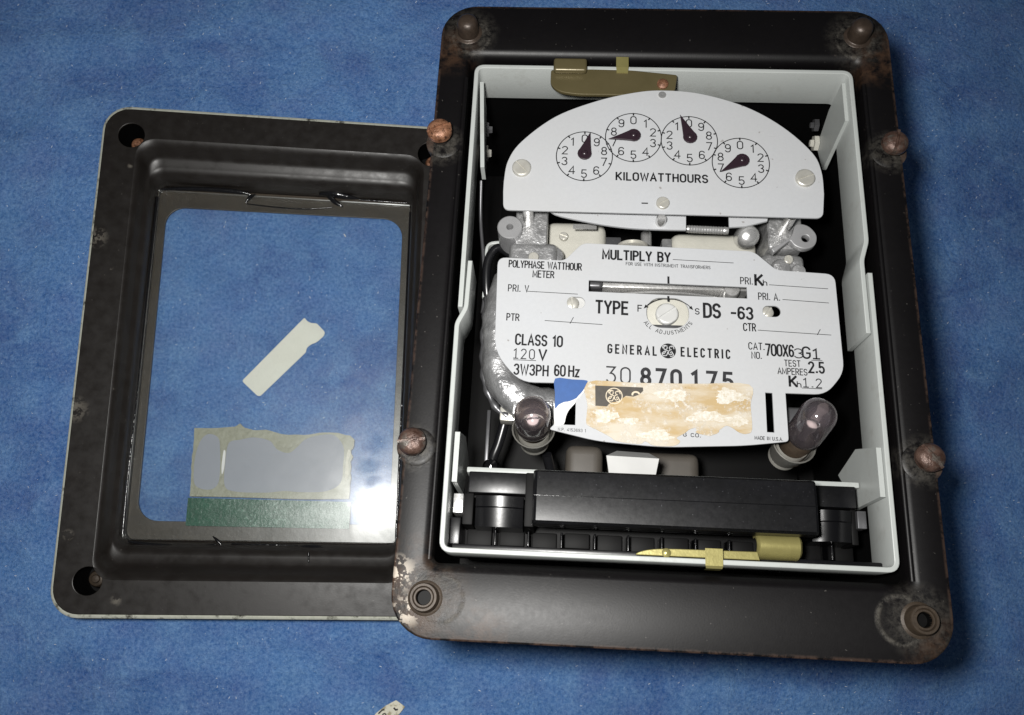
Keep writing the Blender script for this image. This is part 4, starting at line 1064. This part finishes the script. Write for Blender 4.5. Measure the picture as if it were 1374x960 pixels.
# ---- indicator lamps at the two lower corners
def lamp(base, tip, label, L=19.0, r=6.2):
    d = (Vector(tip) - Vector(base)).normalized()
    b = lathe('indicator_lamp', [(0.72 * r, 0), (0.80 * r, 0.9), (0.97 * r, 2.6), (r, 4.5), (r, L - 6.6), (0.985 * r, L - 5.0), (0.93 * r, L - 3.5), (0.82 * r, L - 2.2), (0.64 * r, L - 1.1), (0.40 * r, L - 0.35), (0.16 * r, L - 0.05), (0.01, L)], 'bulb_pane', meter, base, tip, n=36, sharp=80)
    tag(b, label)
    bs = Vector(base)
    lathe('lamp_base', [(0.01, -10), (0.70 * r, -10), (0.78 * r, -9), (0.78 * r, 0.2), (0.72 * r, 0.9), (0.3 * r, 1.2), (0.01, 1.2)], 'stud_brass', b, base, tip, n=28)
    lathe('glass_stem', [(0.24 * r, 1.0), (0.22 * r, 5), (0.36 * r, 7.5), (0.34 * r, 8.6), (0.2 * r, 9.4), (0.01, 9.6)], 'lamp_bead', b, base, tip, n=14)
    mx = axis_matrix(base, tip)
    for s in (-1, 1):
        tube('lead_wire', [tuple(mx @ Vector(q)) for q in ((s * 0.7, 0, 5), (s * 1.6, 0.3, 8), (s * 2.5, 0.6, 10.5))], 0.16, 'polished', b, 6)
    fil = [tuple(mx @ Vector((-2.5 + 5 * i / 40, 0.6 + 0.32 * math.cos(i * 1.6), 10.5 + 0.9 * math.sin(math.pi * i / 40) + 0.32 * math.sin(i * 1.6)))) for i in range(41)]
    tube('filament', fil, 0.09, 'steel_dark', b, 5)
    # spring clip cup that holds the lamp, open towards the top
    return b
l1 = lamp((-44.9, -50.6, -9.0), (-45.3, -47.6, 14.0), 'left clear indicator lamp with grey clip')
l2 = lamp((46.9, -51.2, -8.5), (50.9, -43.0, 9.0), 'right clear indicator lamp leaning outwards')
def cup(base, tip, a0, a1):
    lathe('lamp_clip', [(7.0, 0.0), (7.25, 0.35), (7.6, 0.0), (7.1, -2), (4.6, -13), (4.1, -13), (6.5, -2)], 'tin_grey', meter, base, tip, n=26, a0=a0, a1=a1)
    lathe('socket', [(5.3, -1.0), (5.6, -0.6), (5.7, -1.2), (5.2, -12), (4.6, -12), (5.1, -1.4)], 'nickel', meter, base, tip, n=30)
cup((-44.8, -51.0, -7.0), (-45.1, -48.4, 8), 0, 360)
cup((45.0, -52.2, -9.0), (46.4, -49.4, 5), 0, 360)
box('lamp_bracket', -53, -38, -46, -40, -16, -9, 'cast', meter, 1.5, 3)
box('lamp_bracket', 42, 58, -46, -39, -18, -10, 'steel_dark', meter, 1.5, 3)

# ---- cast frame, bosses and coils between and behind the two plates
cf = tube('cast_frame', catmull([(-56.5, 9, -19), (-58.6, 3, -16), (-59.8, -4, -15), (-59.8, -14, -14.5), (-59.4, -25, -14.5), (-57.0, -33.5, -14.5), (-51.0, -39.2, -15), (-43.5, -40.8, -16), (-37, -40.8, -17)], 8), 6.3, 'cast_grey', meter, 28)
cf.data.transform(Matrix.Translation((0.9 * MM, 0.4 * MM, 0)))
for v in cf.data.vertices:
    q = v.co / MM
    n_ = 0.9 * mnoise.noise(q * 0.13) + 0.5 * mnoise.noise(q * 0.38) + 0.25 * mnoise.noise(q * 1.1)
    v.co += v.normal * (n_ * MM)
tube('cast_rib', catmull([(-64.2, 2, -17), (-65.0, -8, -17.5), (-64.8, -22, -17.5), (-63.2, -33, -17.5), (-58.6, -41.6, -18), (-52, -45.2, -18.5)], 6), [1.3 + 0.35 * math.sin(i * 1.7) for i in range(31)], 'steel_dark', meter, 10)
box('cast_foot', -57.5, -42.0, -46.0, -40.6, -24, -17, 'nickel', meter, 0.8)
box('cast_pillar', -55.0, -42.6, 20.5, 44, -34, -11.0, 'cast', meter, 1.2, 3)
box('cast_lug', -57.0, -38.6, 10, 22.5, -30, -10.5, 'cast', meter, 3.0, 4)
lathe('cast_knuckle', [(4.4, 0), (4.4, 8), (3.6, 9.4), (2, 9.8), (0.01, 9.8)], 'cast', meter, (-41.6, 17.6, -22), (-39.6, 18.4, -10), n=20)
box('cast_pillar', 40.2, 53.0, 22.5, 44, -34, -11.0, 'cast', meter, 1.2, 3)
box('cast_lug', 37.5, 54.0, 10.5, 21.5, -30, -13.0, 'cast', meter, 3.0, 4)
lathe('cast_knuckle', [(3.8, 0), (3.8, 8), (3.0, 9.4), (1.6, 9.8), (0.01, 9.8)], 'cast', meter, (44.6, 16.0, -21), (44.9, 15, -10), n=20)
lathe('cast_knuckle', [(3.0, 0), (3.0, 8), (2.4, 9.2), (1.2, 9.6), (0.01, 9.6)], 'cast', meter, (51.0, 14.6, -21), (51.2, 13.8, -10), n=20)
# flat ears with drilled holes
for (x, y) in ((-56.9, 26.8),):
    e1 = lathe('mounting_ear', [(4.75, -14), (4.75, -0.3), (4.4, 0), (1.35, 0), (1.2, -0.4), (1.2, -5), (0.01, -5)], 'zinc', meter, (x, y, -7.5), n=32)
ear = plate('mounting_ear', fillet([(40.0, 20.4), (47.8, 25.4), (49.4, 31.2), (54.2, 30.6), (57.4, 26.4), (56.2, 21.8), (52.0, 20.4), (48.6, 21.8), (47.2, 24.0), (41.0, 18.8)], [0.5, 2, 2, 3, 3, 3, 3, 1.5, 0.5, 0.5], 5), [[(52.8 + 1.4 * math.cos(2 * math.pi * i / 18), 25.0 + 1.4 * math.sin(2 * math.pi * i / 18)) for i in range(18)][::-1]], -7.0, 3.0, 'zinc', meter, 0.4)
lathe('register_post', [(2.1, 0), (2.1, 14)], 'polished', meter, (-50.2, 31.5, -13), n=18)
lathe('register_post', [(2.1, 0), (2.1, 14)], 'polished', meter, (46.0, 30.2, -13), n=18)
# register back bracket
plate('register_bracket', catmull([(-43, 33.5), (-40, 30.4), (-30, 28.0), (-20, 26.3), (-10.5, 25.4), (0, 25.2), (8.4, 25.3)], 4) + [(8.6, 34), (-43, 34)], [], -3.2, 1.4, 'plate', meter, 0.2)
plate('register_bracket', [(24.2, 34), (24.2, 26.9), (30, 27.4), (38.2, 29.8), (39, 34)], [], -3.2, 1.4, 'plate', meter, 0.2)
lathe('bracket_post', [(1.9, 0), (1.9, 3.4), (1.5, 4.2), (0.01, 4.2)], 'polished', meter, (-1.0, 27.8, -3.2), n=16)
lathe('worm_shaft', [(1.3, 0)] + [(1.3 + (0.22 if i % 2 else 0), 0.5 + 0.5 * i) for i in range(28)] + [(1.3, 15.5)], 'polished', meter, (9.2, 27.9, -7.5), (25.4, 27.5, -7.5), n=14)
lathe('adjusting_knob', [(0.01, -9), (3.6, -9), (4.1, -6), (4.3, -2), (4.0, 0.2), (3.2, 1.2), (1.8, 1.8), (0.01, 2.0)], 'polished', meter, (32.0, 25.4, -7.0), (32.2, 22.8, 0), n=24)
for (x, y, z, r, mt) in ((-12.5, 22.5, -16, 1.0, 'polished'), (-9.6, 21.0, -17, 1.3, 'nickel'), (-36.5, 29.5, -20, 1.7, 'nickel'), (14.0, 22.0, -19, 1.5, 'nickel'), (36.2, 28.5, -17, 1.6, 'polished'), (-47.5, 15.5, -10.2, 2.0, 'nickel'), (47.5, 18.4, -12.2, 1.7, 'nickel')):
    screw_head('frame_screw', x, y, z, r, 1.1, mt, meter, 40 * x, 0.18, flat=True)
tube('hair_spring', [(-1.2 + 1.5 * math.cos(i * 0.7), 15 + 0.16 * i, -23 + 1.5 * math.sin(i * 0.7)) for i in range(80)], 0.22, 'polished', meter, 5)
lathe('worm_wheel', [(0.01, 0)] + [(5.6 + (0.35 if k % 2 else 0), 0.2 + 0.3 * k) for k in range(6)] + [(0.01, 1.8)], 'nickel', meter, (-9.5, 25, -21), (-9.5, 26, -21), n=40)
box('frame_tie', -20, -14, 16, 30, -26, -20, 'steel_dark', meter, 0.5)
box('frame_tie', 2.0, 6.0, 14, 31, -30, -22, 'cast', meter, 0.8)
mesh('spring_leaf', [(-33, 31, -12), (-24, 31.6, -13), (-24, 29.6, -13), (-33, 29, -12), (-33, 31, -12.5), (-24, 31.6, -13.5), (-24, 29.6, -13.5), (-33, 29, -12.5)], [(0, 1, 2, 3), (4, 5, 6, 7), (0, 1, 5, 4), (2, 3, 7, 6), (1, 2, 6, 5), (0, 3, 7, 4)], 'polished', meter)
# cream coil covers
box('coil_cover', -44, -19.5, 12, 38, -58, -22, 'cream', meter, 5, 5)
box('coil_cover', 5.5, 39, 12, 34.5, -58, -22, 'cream', meter, 5, 5)
box('coil_cover', -30, -14, 10, 30, -60, -31, 'cream', meter, 5, 5)
box('magnet_bridge', -16, 4, 8, 30, -62, -38, 'coil_brown', meter, 3, 3)
lathe('rotor_shaft', [(1.1, 0), (1.1, 24), (2.2, 24), (2.2, 30), (1.1, 30), (1.1, 60)], 'polished', meter, (-3.4, 6, -28), (-3.4, 60, -28), n=16)
lathe('bearing', [(0.01, 0), (3.0, 0), (3.0, 6), (1.4, 7), (1.4, 12)], 'nickel', meter, (-10.4, 16, -27), (-10.4, 60, -27), n=18)
# dark works below the nameplate
box('lower_coil', -33, -19, -66, -50, -62, -33, 'coil_brown', meter, 4, 4)
box('lower_coil', -16, 18, -67, -50, -62, -40, 'coil_brown', meter, 4, 4)
bk = mesh('bracket', [(-15.5, -56.6, -12.5), (-4.4, -57.0, -12.5), (-1.8, -60.4, -5.0), (-19.6, -60.0, -5.0), (-18.4, -66.0, -8.0), (-2.8, -66.4, -8.0),
                      (-15.5, -56.6, -13.7), (-4.4, -57.0, -13.7), (-1.8, -60.4, -6.2), (-19.6, -60.0, -6.2), (-18.4, -66.0, -9.2), (-2.8, -66.4, -9.2)],
     [(0, 1, 2, 3), (3, 2, 5, 4), (6, 7, 8, 9), (9, 8, 11, 10), (0, 1, 7, 6), (4, 5, 11, 10), (1, 2, 8, 7), (2, 5, 11, 8), (0, 3, 9, 6), (3, 4, 10, 9)], 'tin_white', meter)
box('case_back', -66, 66, -60, 88, -88, -80, 'inner_black', meter, 1)
# black leads looping behind the left edge
tube('lead', catmull([(-56, 22, -24), (-62, 24, -20), (-65.5, 18, -20), (-65.6, 8, -22), (-64, -2, -26)], 6), 1.7, 'wire_black', meter, 10)
tube('lead', catmull([(-54, 16, -26), (-59.5, 17, -23), (-62, 8, -25)], 6), 1.5, 'wire_black', meter, 10)
tube('lead', catmull([(-56, -44, -26), (-58, -52, -28), (-60, -58, -30), (-59, -62, -34)], 6), 1.9, 'wire_black', meter, 10)
tube('lead', catmull([(-40, -56, -26), (-38, -62, -32), (-36, -66, -38)], 6), 1.9, 'wire_black', meter, 10)
plate('coil_bracket', strip_outline(fillet([(-66.5, 4), (-66.5, 27), (-57, 28)], [0, 3, 0], 5), 1.2), [], -22, 8, 'grey_enamel', meter, 0.3)
box('terminal_rod', -63.4, -62.0, -60, -38, -36, -33, 'steel_dark', meter, 0.4)
lathe('lead_end', [(2.6, 0), (3.4, 2), (3.2, 6), (2.2, 8), (0.01, 8.6)], 'bakelite_gloss', meter, (-60.6, -61.6, -34), (-60.0, -60, -20), n=16)
